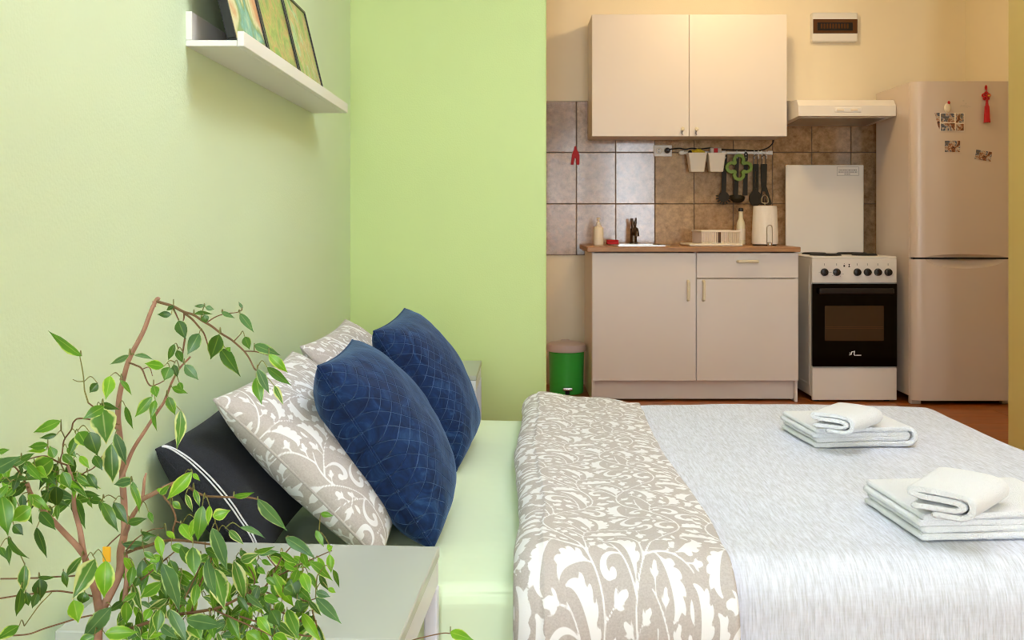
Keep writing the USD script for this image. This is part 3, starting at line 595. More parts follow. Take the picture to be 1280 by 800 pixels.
# wall rail, cups and utensils (against the tiles)
WY = TY - .008
def wx(px, d=6.6): return KX(px, d)
def wz(py, d=6.6): return KZ(py, d)
t = thing('wall_socket', 'white double socket on the tiles under the wall cabinet', 'socket', (0, 0, 0))
q0, q1, r0, r1 = wx(818.2), wx(841), wz(195.3), wz(181)
obj('cover_plate', tm(rbox(q0, q1, WY - .014, WY, r0, r1, .005)), 'white_plastic', t)
for px in (824.5, 834.5):
    c_ = (wx(px), WY - .0145, wz(188))
    rg = lathe([(.016, 0), (.0205, 0), (.0215, .002), (.0205, .004), (.017, .003), (.016, 0)], n=28); rg.apply_transform(trimesh.transformations.rotation_matrix(np.pi / 2, (1, 0, 0))); rg.apply_translation(c_); obj('socket_ring', rg, 'cream_plastic', t)
    obj('pin_hole', cat(*[cyl((c_[0], c_[1] - .0008, c_[2] + s_), (c_[0], c_[1] + .003, c_[2] + s_), .0028, 10) for s_ in (-.0085, .0085)]), 'black_matte', t)
t = thing('power_cord', 'black plug and cord running right from the socket behind the cups', 'power cord', (0, 0, 0))
pg = lathe([(0, 0), (.017, 0), (.018, .02), (.010, .034), (.006, .05), (0, .05)], n=18); pg.apply_transform(trimesh.transformations.rotation_matrix(np.pi / 2, (1, 0, 0))); pg.apply_translation((wx(834.5), WY - .019, wz(188)))
obj('plug', pg, 'black_plastic', t)
cp = [(wx(835), WY - .066, wz(188.4)), (wx(838), WY - .05, wz(186.6)), (wx(844), WY - .02, wz(185.6)), (wx(851), WY - .008, wz(184.9)), (wx(858), WY - .006, wz(186.2)), (wx(866), WY - .006, wz(184.8)), (wx(876), WY - .006, wz(185.8)), (wx(890), WY - .006, wz(184.5)), (wx(905), WY - .006, wz(186.4)), (wx(930), WY - .006, wz(187.2)), (wx(950), WY - .006, wz(187.8)), (wx(960), WY - .006, wz(185)), (wx(966), WY - .006, wz(180.5)), (wx(968.5), WY - .006, wz(176)), (wx(968), WY - .006, wz(170))]
obj('cord', tube(smoothline(cp, 5), .004, 8), 'black_plastic', t)
RY = WY - .022
t = thing('utensil_rail', 'white wall rail with hooks carrying cups and utensils', 'rail', (0, 0, 0))
obj('rail_bar', tm(rbox(wx(849), wx(966.2), RY - .006, RY + .006, wz(192.6), wz(189), .0055)), 'white_plastic', t)
for px in (853, 905.5, 964): obj('bracket', bx(wx(px - 2.6), wx(px + 2.6), RY - .008, WY - .0006, wz(193.4), wz(188.3), .003), 'white_plastic', t)
for px in (907, 921.8, 932.5, 943.5, 948.5, 953, 958.3):
    x_ = wx(px); obj('hook', tube(smoothline([(x_, RY + .008, wz(191)), (x_, RY + .004, wz(188.6)), (x_, RY - .006, wz(188.4)), (x_, RY - .011, wz(191)), (x_, RY - .011, wz(196)), (x_, RY - .016, wz(198.5)), (x_, RY - .022, wz(196.5))], 4), .0026, 6), 'white_plastic', t)
def cup(label, pa, pb, pc, pd, yc):
    t = thing('hanging_cup', label, 'cup', (0, 0, 0))
    xt0, xt1, xb0, xb1, z1_, z0_ = wx(pa), wx(pb), wx(pc), wx(pd), wz(192), wz(215.3)
    def ring_(x0, x1, dpt, z): return np.array(sbox(x0 + .008, yc - dpt + .008, x1 - .008, yc + dpt - .008).buffer(.008, 4).exterior.coords)[:-1], z
    secs = [ring_(xb0, xb1, .036, z0_), ring_(xt0 + .003, xt1 - .003, .046, z1_ - .012), ring_(xt0, xt1, .049, z1_ - .008), ring_(xt0, xt1, .049, z1_), ring_(xt0 + .004, xt1 - .004, .045, z1_), ring_(xb0 + .004, xb1 - .004, .034, z0_ + .006)]
    n_ = len(secs[0][0]); v = np.vstack([np.column_stack([s_[0], np.full(n_, s_[1])]) for s_ in secs]); f = []
    for i in range(len(secs) - 1):
        for j in range(n_): f.append((i * n_ + j, i * n_ + (j + 1) % n_, (i + 1) * n_ + (j + 1) % n_, (i + 1) * n_ + j))
    tri = meshkit.arrays((v, np.array(f)))[1]
    fan = [(0, j + 1, j) for j in range(1, n_ - 1)] + [((len(secs) - 1) * n_, (len(secs) - 1) * n_ + j, (len(secs) - 1) * n_ + j + 1) for j in range(1, n_ - 1)]
    obj('cup_body', trimesh.Trimesh(v, np.vstack([tri, fan]), process=False), 'cream_plastic', t)
    obj('hanger', tube(smoothline([((xt0 + xt1) / 2, yc + .047, z1_ - .01), ((xt0 + xt1) / 2, yc + .05, z1_ + .012), ((xt0 + xt1) / 2, RY + .002, z1_ + .02), ((xt0 + xt1) / 2, RY + .009, z1_ + .01)], 4), .003, 6), 'cream_plastic', t)
    return (xt0 + xt1) / 2, z1_
CYC = RY - .066
ca = cup('white hanging cup with a yellow cloth in it, nearer the socket', 857.2, 881, 860.6, 877.6, CYC)
cb = cup('white hanging cup with a red packet in it, nearer the green cutter', 881.8, 904.2, 884.4, 901, CYC)
t = thing('cleaning_cloth', 'yellow cloth crumpled in the left hanging cup', 'cloth', (ca[0] + .006, CYC, ca[1]))
m = trimesh.creation.icosphere(3, 1.0); v = m.vertices * (.044, .034, .022); v += (meshkit.noise(m.vertices * 3.1)[:, None] - .5) * m.vertices * .02; m = trimesh.Trimesh(v, m.faces)
m.apply_translation((0, 0, .002)); obj('cloth', m, 'yellow_cloth', t)
t = thing('scrubber', 'dark scrubber pad beside the yellow cloth in the left hanging cup', 'scrubber', (ca[0] - .042, CYC, ca[1]))
m = trimesh.creation.icosphere(2, 1.0); m.apply_scale((.014, .03, .018)); obj('pad', m, 'utensil', t)
t = thing('packet', 'clear packet with a red label in the right hanging cup', 'packet', (cb[0] - .005, CYC, cb[1]))
obj('wrapper', tm(rbox(-.034, .038, -.02, .02, -.06, .034, .008)), 'print_light', t)
obj('red_label', bx(-.012, .014, -.0212, -.019, .0, .03, .001), 'red_plastic', t)
UY = RY - .024
def outline(pts): return Polygon([(wx(a), wz(b)) for a, b in pts])
def rnd(poly, r=.004): return poly.buffer(r).buffer(-2 * r).buffer(r)
def hookloop(px, py0, py1, hwp=2.2): return LineString([(wx(px - hwp), wz(py1)), (wx(px - hwp), wz(py0 + 2)), (wx(px), wz(py0)), (wx(px + hwp), wz(py0 + 2)), (wx(px + hwp), wz(py1))]).buffer(.0035)
def slab(poly, th, y): return prism(poly, th, 'xz', y)
# spaghetti server
t = thing('spaghetti_server', 'dark toothed spaghetti server, leftmost utensil on the rail', 'kitchen utensil', (0, 0, 0))
obj('handle', slab(rnd(outline([(903.6, 194), (909, 194), (908, 216), (907.5, 240), (902, 240), (902.4, 216)]), .003).difference(Point(wx(906.3), wz(197)).buffer(.007)), .012, UY), 'utensil', t)
hd_ = [Point(wx(904.5), wz(246)).buffer(.033)]
for q in np.linspace(-.2, np.pi + .2, 9): hd_.append(LineString([(wx(904.5), wz(246)), (wx(904.5) + .047 * math.cos(q + np.pi), wz(246.5) + .043 * math.sin(q + np.pi))]).buffer(.0042))
obj('head', slab(unary_union(hd_), .018, UY - .006), 'utensil', t)
# ladle
t = thing('ladle', 'dark soup ladle behind the green cutter on the rail', 'kitchen utensil', (0, 0, 0))
obj('handle', slab(rnd(outline([(919.8, 194.5), (924, 194.5), (923.2, 222), (922.6, 246), (917.2, 246), (918, 222)]), .003), .01, UY + .004), 'utensil', t)
bw = lathe([(0, -.03), (.03, -.026), (.046, -.012), (.05, .006), (.048, .006), (.043, -.01), (.028, -.022), (0, -.026)], (0, 0, 0), 36); bw.apply_scale((.96, .9, 1)); bw.apply_transform(trimesh.transformations.rotation_matrix(.35, (1, 0, 0))); bw.apply_translation((wx(920), UY - .035, wz(247.5)))
obj('bowl', bw, 'utensil', t)
# narrow slice
t = thing('palette_knife', 'dark flat-ended narrow utensil between ladle and spatulas', 'kitchen utensil', (0, 0, 0))
obj('handle', slab(rnd(unary_union([outline([(930.2, 206), (934.8, 206), (934.4, 244.4), (928.8, 244.4)]), outline([(931, 194), (934, 194), (934.3, 208), (930.8, 208)])]), .002), .012, UY + .002), 'utensil', t)
obj('hanging_loop', slab(hookloop(932.6, 190.5, 200, 1.6), .006, UY + .004), 'utensil', t)
# spoon pair
t = thing('serving_spoon', 'dark rounded spoon hanging left of the slotted turner', 'kitchen utensil', (0, 0, 0))
obj('hanging_loop', slab(hookloop(944.4, 193.6, 206, 2.4), .005, UY + .004), 'dark_metal', t)
obj('handle', slab(rnd(outline([(941.2, 205), (948.3, 205), (948, 238), (946, 244), (942.2, 244), (941.6, 238)]), .003).difference(outline([(944.4, 214), (945.4, 214), (945.2, 236), (944.6, 236)])), .011, UY + .002), 'utensil', t)
from shapely import affinity
obj('bowl', slab(affinity.scale(Point(wx(944.2), wz(248)).buffer(.05, 16), .8, .98), .014, UY), 'utensil', t)
t = thing('slotted_turner', 'dark slotted turner with a flared blade, rightmost utensil on the rail', 'kitchen utensil', (0, 0, 0))
obj('hanging_loop', slab(hookloop(954.8, 193.6, 206, 2.4), .005, UY + .004), 'dark_metal', t)
obj('handle', slab(rnd(outline([(951, 205), (958.8, 205), (958.4, 230), (957.4, 236), (952.4, 236), (951.6, 230)]), .003), .011, UY + .002), 'utensil', t)
bl = rnd(outline([(952.6, 232), (957.6, 232), (964.4, 254), (963, 256), (949.6, 256), (948.6, 254)]), .004)
for a in (952.4, 955.6, 958.8): bl = bl.difference(LineString([(wx(954.4 + (a - 955) * .35), wz(240)), (wx(a), wz(252))]).buffer(.0036))
obj('blade', slab(bl, .006, UY - .004), 'utensil', t)
# green four-lobed cutter
t = thing('cookie_cutter', 'green four-lobed cookie cutter hanging on the rail', 'cookie cutter', (0, 0, 0))
c0 = np.array((wx(922), wz(209.6))); R = 6.58 / F
ringp = unary_union([Point(c0[0] + dx * R, c0[1] + dz_ * R).buffer(5.4 * R) for dx, dz_ in ((9.4, 0), (-9.4, 0), (0, 9.4), (0, -9.4))] + [Point(c0).buffer(7.2 * R)]).buffer(-.004).buffer(.004).buffer(.006).buffer(-.006)
obj('ring', slab(ringp.buffer(.0105).difference(ringp.buffer(-.0085)), .03, UY - .04), 'cutter_green', t)
# red hook
t = thing('wall_hook', 'small red two-legged plastic clip stuck on the tiles', 'hook', (0, 0, 0))
rp = rnd(outline([(718.6, 182.4), (720.4, 182.4), (721.4, 187), (723.6, 190), (724.8, 194), (724.5, 205.6), (721, 205.6), (720.4, 197.5), (718.4, 197.5), (717.4, 205.6), (713.8, 205.6), (714.6, 199), (715.4, 193), (716.6, 189.4), (717.8, 187)]), .003)
obj('clip_body', slab(rp, .016, WY - .016), 'red_plastic', t); obj('clip_dot', cyl((wx(719.4), WY - .019, wz(193)), (wx(719.4), WY - .01, wz(193)), .006, 14), 'red_plastic', t)

# ------------------------------------------------------------------ scroll print as a distance field
def scroll_field():
    """scrolling acanthus print: stems grow from stems, leaves and curls are packed beside them where there is room"""
    Pu, Pv, G = .30, .36, .001; nu_, nv_ = int(Pu / G), int(Pv / G)
    occ = np.zeros((nu_, nv_), bool); pts, rad = [], []; r3 = random.Random(11); hosts = []
    offs = {}
    def disc(r):
        k = int(math.ceil(r / G))
        if k not in offs:
            i, j = np.mgrid[-k:k + 1, -k:k + 1]; m = i * i + j * j <= k * k; offs[k] = np.column_stack([i[m], j[m]])
        return offs[k]
    def cells(xy, r, margin):
        out = []
        for p, q in zip(xy[::2], r[::2]): out.append(np.round(p / G).astype(int) + disc(q + margin))
        c = np.vstack(out); return c[:, 0] % nu_, c[:, 1] % nv_
    def curve(p, ang, ln, k0, k1, pw, wid, n=None):
        n = n or max(12, int(ln / .0013)); s = np.linspace(0, 1, n); a = ang + np.cumsum(k0 + (k1 - k0) * s ** pw) * ln / n
        xy = np.vstack([[p], np.asarray(p) + np.cumsum(np.column_stack([np.cos(a), np.sin(a)]) * ln / n, 0)]); s = np.r_[0, (s + 1 / n)]
        return xy, np.asarray(wid(np.clip(s, 0, 1)), float) + 0 * s, np.r_[ang, a]
    def lobes(xy, r, a, sd, k_, sz):
        X, R = [xy], [r]
        for q in range(k_):
            i = int(len(xy) * (.3 + .55 * q / k_)); b = a[i] - sd * (1.15 - .25 * q / k_); l_ = sz * (1 - .35 * abs(q / (k_ - .999) - .4))
            x2, r2, _ = curve(xy[i], b, r[i] + l_, sd * 30, sd * 50, 1, lambda s: sz * .42 * np.sin(np.pi * np.clip(s * .8 + .18, 0, 1)) ** .8, 9); X.append(x2); R.append(r2)
        return np.vstack(X), np.concatenate(R)
    def put(xy, r, free, margin=.0017, fr=.009):
        far = np.linalg.norm(xy - free, axis=1) > fr + r
        if far.any():
            cx, cy = cells(xy[far], r[far], margin)
            if occ[cx, cy].any(): return False
        cx, cy = cells(xy, r, 0); occ[cx, cy] = True
        pts.append(xy); rad.append(r); return True
    def stem(p, ang, ln, k0, k1, r0, r1, need=True):
        xy, r, a = curve(p, ang, ln, k0, k1, 1, lambda s: r0 + (r1 - r0) * s)
        if need and not put(xy, r, xy[0]): return False
        if not need:
            cx, cy = cells(xy, r, 0); occ[cx, cy] = True; pts.append(xy); rad.append(r)
        hosts.extend((xy[i], a[i]) for i in range(4, len(xy), 3)); return True
    for off, mir in ((.05, 1), (.20, -1)):
        yv = np.linspace(0, Pv, 300); xs = off + mir * .05 * np.sin(2 * np.pi * yv / Pv); xy = np.column_stack([xs, yv]); r = np.full(300, .0016)
        a = np.arctan2(np.gradient(yv), np.gradient(xs)); cx, cy = cells(xy, r, 0); occ[cx, cy] = True; pts.append(xy); rad.append(r); hosts.extend((xy[i], a[i]) for i in range(3, 297, 4))
    for _ in range(240):
        p, a = r3.choice(hosts); sd = r3.choice((-1, 1)); ln = r3.uniform(.06, .13); stem(p, a + sd * r3.uniform(.3, .7), ln, sd * r3.uniform(2, 10), sd * r3.uniform(4, 22), .0017, .0011)
        if len(hosts) > 520: break
    for rnd_, (tries, big) in enumerate(((900, 1.0), (1400, .75), (1500, .55), (1500, .4))):
        for _ in range(tries):
            p, a = r3.choice(hosts); sd = r3.choice((-1, 1)); kind = r3.random(); b = a + sd * r3.uniform(.35, .9)
            if kind < .34:      # a comma-shaped curl ending in a ball
                ln = .105 * big * r3.uniform(.8, 1.15); xy, r, aa_ = curve(p, b, ln, sd * 2 / ln, sd * 9.5 / ln, 2.0, lambda s: (.0013 + .0052 * np.clip(s / .7, 0, 1) ** 1.5 * (1 - .55 * np.clip((s - .7) / .3, 0, 1))) * (.45 + .55 * big))
                xy, r = np.vstack([xy, xy[-1:]]), np.r_[r, .0068 * (.5 + .5 * big)]
            elif kind < (.97 if rnd_ < 2 else .82):     # a crescent leaf with lobes along its outer side
                ln = .086 * big * r3.uniform(.8, 1.2); xy, r, aa_ = curve(p, b, ln, -sd * .6 / ln, sd * 4.2 / ln, 1.0, lambda s: .0012 + .0072 * (.35 + .65 * big) * np.sin(np.pi * np.clip((s - .12) / .9, 0, 1) ** 1.15) ** 1.1)
                xy, r = lobes(xy, r, aa_, sd, 4 if big > .6 else 3, .0125 * (.35 + .65 * big))
            else:               # a bud on a short stalk
                ln = .03 * big + .012; xy, r, aa_ = curve(p, b, ln, sd * 4, sd * 18, 1, lambda s: .0011 + .0052 * (.4 + .6 * big) * np.clip((s - .45) / .55, 0, 1) ** .8 * (1 - .5 * np.clip((s - .85) / .15, 0, 1)))
                X, R = [xy], [r]
                for g in (-1, 1):
                    x2, r2, _ = curve(xy[len(xy) // 2], aa_[len(xy) // 2] + g * .9, ln * .45, -g * 20, -g * 40, 1, lambda s: .0026 * (.4 + .6 * big) * np.sin(np.pi * np.clip(s * .85 + .1, 0, 1)), 8); X.append(x2); R.append(r2)
                xy, r = np.vstack(X), np.concatenate(R)
            put(xy, r, p, fr=.007 + .009 * big)
    for _ in range(900):        # dots and single petals in what is left
        c = np.array((r3.random() * Pu, r3.random() * Pv)); an = r3.random() * 6.28
        if r3.random() < .4: xy = c + np.outer(np.arange(5) * .0066, (math.cos(an), math.sin(an))); r = np.linspace(.0021, .0012, 5); far_ = c + 9
        else: xy, r, _ = curve(c, an, .019, 20, 45, 1, lambda s: .0034 * np.sin(np.pi * np.clip(s * .9 + .06, 0, 1)) ** .8)
        put(xy, r, c + 9, .0026)
    p, r = np.mod(np.vstack(pts), (Pu, Pv)), np.concatenate(rad); allp, allr = [], []
    for i in (-1, 0, 1):
        for j in (-1, 0, 1):
            q = p + (i * Pu, j * Pv); k = (q[:, 0] > -.03) & (q[:, 0] < Pu + .03) & (q[:, 1] > -.03) & (q[:, 1] < Pv + .03)
            allp.append(q[k]); allr.append(r[k])
    allp, allr = np.vstack(allp), np.concatenate(allr)
    # trees by thickness so that a thick stroke is not hidden behind nearer thin ones
    bands = [(0, .0015), (.0015, .003), (.003, .0045), (.0045, .2)]
    trees = [(cKDTree(allp[k]), allr[k]) for lo, hi in bands for k in [np.nonzero((allr >= lo) & (allr < hi))[0]] if len(k)]
    def field(u, v):
        q = np.column_stack([np.mod(u, Pu), np.mod(v, Pv)]); best = np.full(len(q), 1.0)
        for tr, rr in trees:
            d_, i_ = tr.query(q, k=12); best = np.minimum(best, (d_ - rr[i_]).min(1))
        return np.clip(best, -.01, .01)
    return field
FIELD = scroll_field()

# ------------------------------------------------------------------ bed
HB = .629; ZS = EYE - HB; BY0, BY1 = 1.757, 3.257; BX0, BX1 = -.612, 1.34
t = thing('bed_frame', 'low wooden bed base under the mattress', 'bed', ((BX0 + BX1) / 2, (BY0 + BY1) / 2, 0))
hx_, hy_ = (BX1 - BX0) / 2 - .03, (BY1 - BY0) / 2 - .03
obj('base_board', bx(-hx_, hx_, -hy_, hy_, .1, .199, .006), 'pine', t)
for sx in (-1, 1):
    for sy in (-1, 1): obj('leg', lathe([(0, 0), (.03, 0), (.035, .1), (0, .1)], (sx * (hx_ - .08), sy * (hy_ - .08), 0), 16), 'pine', t)
# mattress in its fitted sheet: a rounded box, sampled finely with soft creases
mm = tm(rbox(BX0, BX1, BY0, BY1, .2, ZS, .035, 32).refine_to_length(.03))
v = mm.vertices.copy(); k = v[:, 2] > ZS - .02
v[:, 2] += k * (meshkit.fbm(v * (6, 3, 1), 3, 5) - .5) * .008
side = v[:, 1] < BY0 + .01
v[:, 1] += side * (meshkit.fbm(v * (5, 1, 9), 3, 2) - .5) * .014
tag(obj('mattress', trimesh.Trimesh(v, mm.faces, process=False), 'sheet', None, True), 'mattress in a pale green fitted sheet under pillows and covers', 'mattress')

def roll(d, r, flare=.04):
    """a cloth that runs off a rounded edge: horizontal and vertical run for the length d past the edge"""
    q = np.clip(d / r, 0, np.pi / 2); e = np.clip(d - r * np.pi / 2, 0, None)
    return r * np.sin(q) + e * flare, r * (1 - np.cos(q)) + e * math.sqrt(1 - flare ** 2)
# bedspread: cloth coordinates (a along the bed's length, b across it)
ZT = .481; R0 = .075
ia1, ib0, ib1 = BX1 - R0 + .01, BY0 - .03 + R0, BY1 + .015 - R0
DROP = .36
aa = np.r_[np.linspace(.30, ia1, 110), np.linspace(ia1, ia1 + R0 * 1.6, 14)[1:], np.linspace(ia1 + R0 * 1.6, ia1 + DROP, 24)[1:]]
bb = np.r_[np.linspace(ib0 - DROP, ib0 - R0 * 1.6, 24)[:-1], np.linspace(ib0 - R0 * 1.6, ib0, 14)[:-1], np.linspace(ib0, ib1, 120), np.linspace(ib1, ib1 + R0 * 1.6, 14)[1:], np.linspace(ib1 + R0 * 1.6, ib1 + DROP, 24)[1:]]
A, B = np.meshgrid(aa, bb, indexing='ij')
def drape(A, B):
    dx = np.clip(A - ia1, 0, None); dy = np.where(B < ib0, B - ib0, np.where(B > ib1, B - ib1, 0)); d = np.hypot(dx, dy)
    h, dn = roll(d, R0); s = np.where(d > 1e-9, 1 / np.maximum(d, 1e-9), 0)
    x, y = np.minimum(A, ia1) + dx * s * h, np.clip(B, ib0, ib1) + dy * s * h
    nrm = np.stack([dx * s * np.sin(np.clip(d / R0, 0, np.pi / 2)), dy * s * np.sin(np.clip(d / R0, 0, np.pi / 2)), np.cos(np.clip(d / R0, 0, np.pi / 2))], -1)
    return np.stack([x, y, ZT - dn], -1), nrm
base, nrm = drape(A, B)
wr = (meshkit.fbm(np.stack([A * 2.5, B * 2.5, A * 0], -1), 3, 3) - .5) * .012 + (meshkit.fbm(np.stack([A * 16, B * 5, A * 0], -1), 2, 8) - .5) * .0035
crown = .006 * np.sin(np.clip((A - .3) / 1.0, 0, 1) * np.pi)
pt = base + nrm * (wr + crown)[..., None]
top = pt.reshape(-1, 3); bot = (pt - nrm * .006).reshape(-1, 3); na, nb = A.shape
f = np.vstack([grid_faces(na, nb), grid_faces(na, nb, True) + na * nb])
tag(obj('bedspread', (np.vstack([top, bot]), f), 'coverlet', None, True), 'heathered pale grey woven bedspread covering the foot of the bed', 'bedspread')
# duvet: folded back, thick rounded left edge, thin right edge
s_ = np.r_[np.linspace(-np.pi / 2, np.pi / 2, 26)[:-1] * 0, 0][:0]
lx = []
for q in np.linspace(-np.pi * .55, np.pi / 2, 26): lx.append((.012 + .036 * (1 - math.cos(q - 0) * 1.0) * 0 + .042 - .042 * math.cos(q) if False else .042 * (1 - math.cos(q)) if q > 0 else .042 * (1 - math.cos(q)), .036 + .036 * math.sin(q)))
prof = [(0.045 * (1 - math.cos(q)), .035 + .033 * math.sin(q)) for q in np.linspace(-np.pi / 2, np.pi / 2, 24)]
prof = [(.045 - .045 * math.cos(q), .034 + .034 * math.sin(q)) for q in np.linspace(-np.pi / 2, np.pi / 2, 24)]
DX0, DX1 = 0.006, .375
for x_ in np.linspace(.05, DX1 - DX0 - .008, 110): prof.append((x_, .068 - .009 * (max(0, x_ - .12) / .25) ** 1.2 + .004 * math.sin(x_ * 30)))
xe = DX1 - DX0 - .008; he = prof[-1][1]
for q in np.linspace(0, np.pi / 2, 8)[1:]: prof.append((xe + .008 * math.sin(q), he - .009 * (1 - math.cos(q))))
for q in np.linspace(0, 1, 4)[1:]: prof.append((xe + .008 - .004 * q, he - .009 - .012 * q))
prof = np.array(prof); arc = np.r_[0, np.cumsum(np.linalg.norm(np.diff(prof, axis=0), axis=1))]
R1 = .06; ZD = ZS + .0025; db0, db1 = BY0 - .012 + R1 * .7, BY1 + .0 - R1 * .7
tt = np.r_[np.linspace(db0 - .36, db0, 150)[:-1], np.linspace(db0, db1, 460), np.linspace(db1, db1 + .3, 60)[1:]]
T_, S_ = np.meshgrid(tt, np.arange(len(prof)), indexing='ij')
dy = np.where(T_ < db0, db0 - T_, np.where(T_ > db1, T_ - db1, 0)); sg = np.where(T_ < db0, -1, 1)
hh, dn = roll(dy, R1, .03); th = np.clip(dy / R1, 0, np.pi / 2)
hgt = prof[S_.astype(int), 1]; X = DX0 + prof[S_.astype(int), 0]
wob = (meshkit.fbm(np.stack([T_ * 3.0, T_ * 0, T_ * 0 + 4], -1), 3, 1) - .5) * .03
far = np.clip((T_ - 2.6) / .7, 0, 1)
X = X + wob * np.where(S_ < 60, .6, .45) + np.where(S_ > 40, .034 * far ** 2, .03 * far) * np.clip(S_ / 100, 0, 1) + .03 * far * (1 - np.clip(S_ / 100, 0, 1))
hgt = hgt * (1 + .25 * far * np.exp(-((X - .12) / .12) ** 2)) + (hgt > .03) * ((meshkit.fbm(np.stack([X * 6, T_ * 4, X * 0], -1), 3, 6) - .5) * .014 + (meshkit.fbm(np.stack([X * 22, T_ * 14, X * 0], -1), 2, 9) - .5) * .004)
pt = np.stack([X, np.clip(T_, db0, db1) + sg * (dy > 0) * hh, ZD - dn], -1) + hgt[..., None] * np.stack([X * 0, sg * np.sin(th), np.cos(th)], -1)
pv = FIELD(arc[S_.astype(int)].ravel() + .02, T_.ravel())
tag(obj('duvet', (pt.reshape(-1, 3), grid_faces(*T_.shape, True)), 'scroll_cotton', None, True, prim={'print': pv}), 'taupe and white scroll-print duvet folded back across the bed', 'duvet')

# ------------------------------------------------------------------ pillows and cushions
def pillow(w, h, t_, nu, nv, pinch=.07, seed=0, wrk=.006, pw=.42, sag=.0):
    u = np.sin(np.linspace(-np.pi / 2, np.pi / 2, nu)); vv = np.sin(np.linspace(-np.pi / 2, np.pi / 2, nv)); U, V = np.meshgrid(u, vv, indexing='ij')
    x = w / 2 * U * (1 - pinch * (1 - V ** 2)); z = h / 2 * V * (1 - pinch * (1 - U ** 2)) + h / 2
    T = np.clip((1 - U ** 2) * (1 - V ** 2), 0, 1) ** pw * t_ / 2 * (1 - sag * V)
    env = np.clip((1 - U ** 2) * (1 - V ** 2) * 6, 0, 1); sides = []
    for sd in (-1, 1):
        n1 = meshkit.fbm(np.stack([x * 9 + seed, z * 9, x * 0 + sd * 3.0], -1), 3, seed) - .5
        corner = np.abs(U * V) ** 3
        ang = np.arctan2(V, U); n2 = np.sin(ang * 26 + 4 * n1 + seed) * corner * .5 * (1 - np.maximum(np.abs(U), np.abs(V))) * 3
        sides.append(np.stack([x, sd * (T + env * (n1 * wrk * 2 + n2 * wrk)), z], -1))
    n = nu * nv
    f = np.vstack([grid_faces(nu, nv), grid_faces(nu, nv, True) + n])
    return np.vstack([sides[0].reshape(-1, 3), sides[1].reshape(-1, 3)]), f, x, z, U, V
def frame_of(bottom, up, along):
    """a pillow's place: bottom middle, its upward direction, its width direction; thickness is the third"""
    z = np.array(up, float) / np.linalg.norm(up); x = np.array(along, float); x -= z * (x @ z); x /= np.linalg.norm(x); y = np.cross(z, x)
    m = np.eye(4); m[:3, 0], m[:3, 1], m[:3, 2], m[:3, 3] = x, y, z, bottom; return m
def seam(x, z, U, V, r=.003, inset=0.0):
    e = [np.column_stack([x[:, 0], x[:, 0] * 0, z[:, 0]]), np.column_stack([x[-1, :], x[-1, :] * 0, z[-1, :]]), np.column_stack([x[::-1, -1], x[:, 0] * 0, z[::-1, -1]]), np.column_stack([x[0, ::-1], x[0, :] * 0, z[0, ::-1]])]
    return tube(np.vstack([q[:-1] for q in e] + [e[0][:1]]), r, 6, False)
def put_pillow(name, label, cat_, mname, dims, place, seed, res=(60, 60), pinch=.07, wrk=.006, printed=False, off=(0, 0), part='cover', piping=.003, pw=.42, sag=0.0):
    v, f, x, z, U, V = pillow(*dims, *res, pinch, seed, wrk, pw, sag)
    t = UsdGeom.Xform.Define(stage, numbered('/World', name)); t.AddTransformOp().Set(Gf.Matrix4d(*[float(q) for q in np.asarray(place).T.ravel()]))
    tag(t, label, cat_); t = t.GetPrim()
    pr_ = {'print': np.r_[FIELD(x.ravel() + off[0], z.ravel() + off[1]), FIELD(x.ravel() + off[0] + .13, z.ravel() + off[1] + .1)]} if printed else None
    obj(part, (v, f), mname, t, True, prim=pr_)
    if piping: obj('seam', seam(x, z, U, V, piping), mname, t, True, prim={'print': np.full(6 * (2 * (res[0] + res[1]) - 3), .01)} if printed else None)
    return t
t = put_pillow('denim_cushion', 'dark denim cushion with white double stitching against the wall', 'cushion', 'denim', (.45, .27, .135), frame_of((-.438, 1.995, .462), (-.17, 0, .205), (0, 1, 0)), 3, (50, 50), .05, .007, piping=.002)
dv = pillow(.45, .27, .135, 50, 50, .05, 3, .007, .42, 0.0)[0][:2500].reshape(50, 50, 3)
for k in (0, 1): obj('stitching', tube(smoothline(dv[5 + k, 2:-2] * (1 - .3 * k, 1, 1) + (-.3 * k * .19, 0, 0) * np.array(1.0) * 0 + dv[5, 2:-2] * (.3 * k, 0, 0) - (0, .0014, 0), 3), .0015, 5), 'thread_white', t)
put_pillow('scroll_pillow', 'taupe and white scroll-print pillow nearest the plant, in front of the denim cushion', 'pillow', 'scroll_cotton', (.66, .415, .16), frame_of((-.235, 2.17, .452), (-.29, 0, .285), (0, 1, 0)), 5, (230, 170), .06, .006, True, (.05, .02), 'pillowcase', .0025)
put_pillow('scroll_pillow', 'taupe and white scroll-print pillow farther back, mostly hidden by the blue cushions', 'pillow', 'scroll_cotton', (.68, .40, .15), frame_of((-.26, 2.86, .446), (-.25, 0, .30), (0, 1, 0)), 8, (150, 110), .06, .007, True, (.14, .2), 'pillowcase', .0025)
put_pillow('velvet_cushion', 'quilted navy blue velvet cushion nearest the nightstand top', 'cushion', 'velvet', (.42, .405, .20), frame_of((-.148, 2.15, .446), (-.215, 0, .34), (0, 1, 0)), 12, (80, 80), .04, .008, piping=.0028)
put_pillow('velvet_cushion', 'quilted navy blue velvet cushion farther from the plant, beside the far nightstand', 'cushion', 'velvet', (.43, .40, .19), frame_of((-.122, 2.76, .453), (-.2, 0, .34), (.10, 1, 0)), 21, (80, 80), .04, .008, piping=.0028)

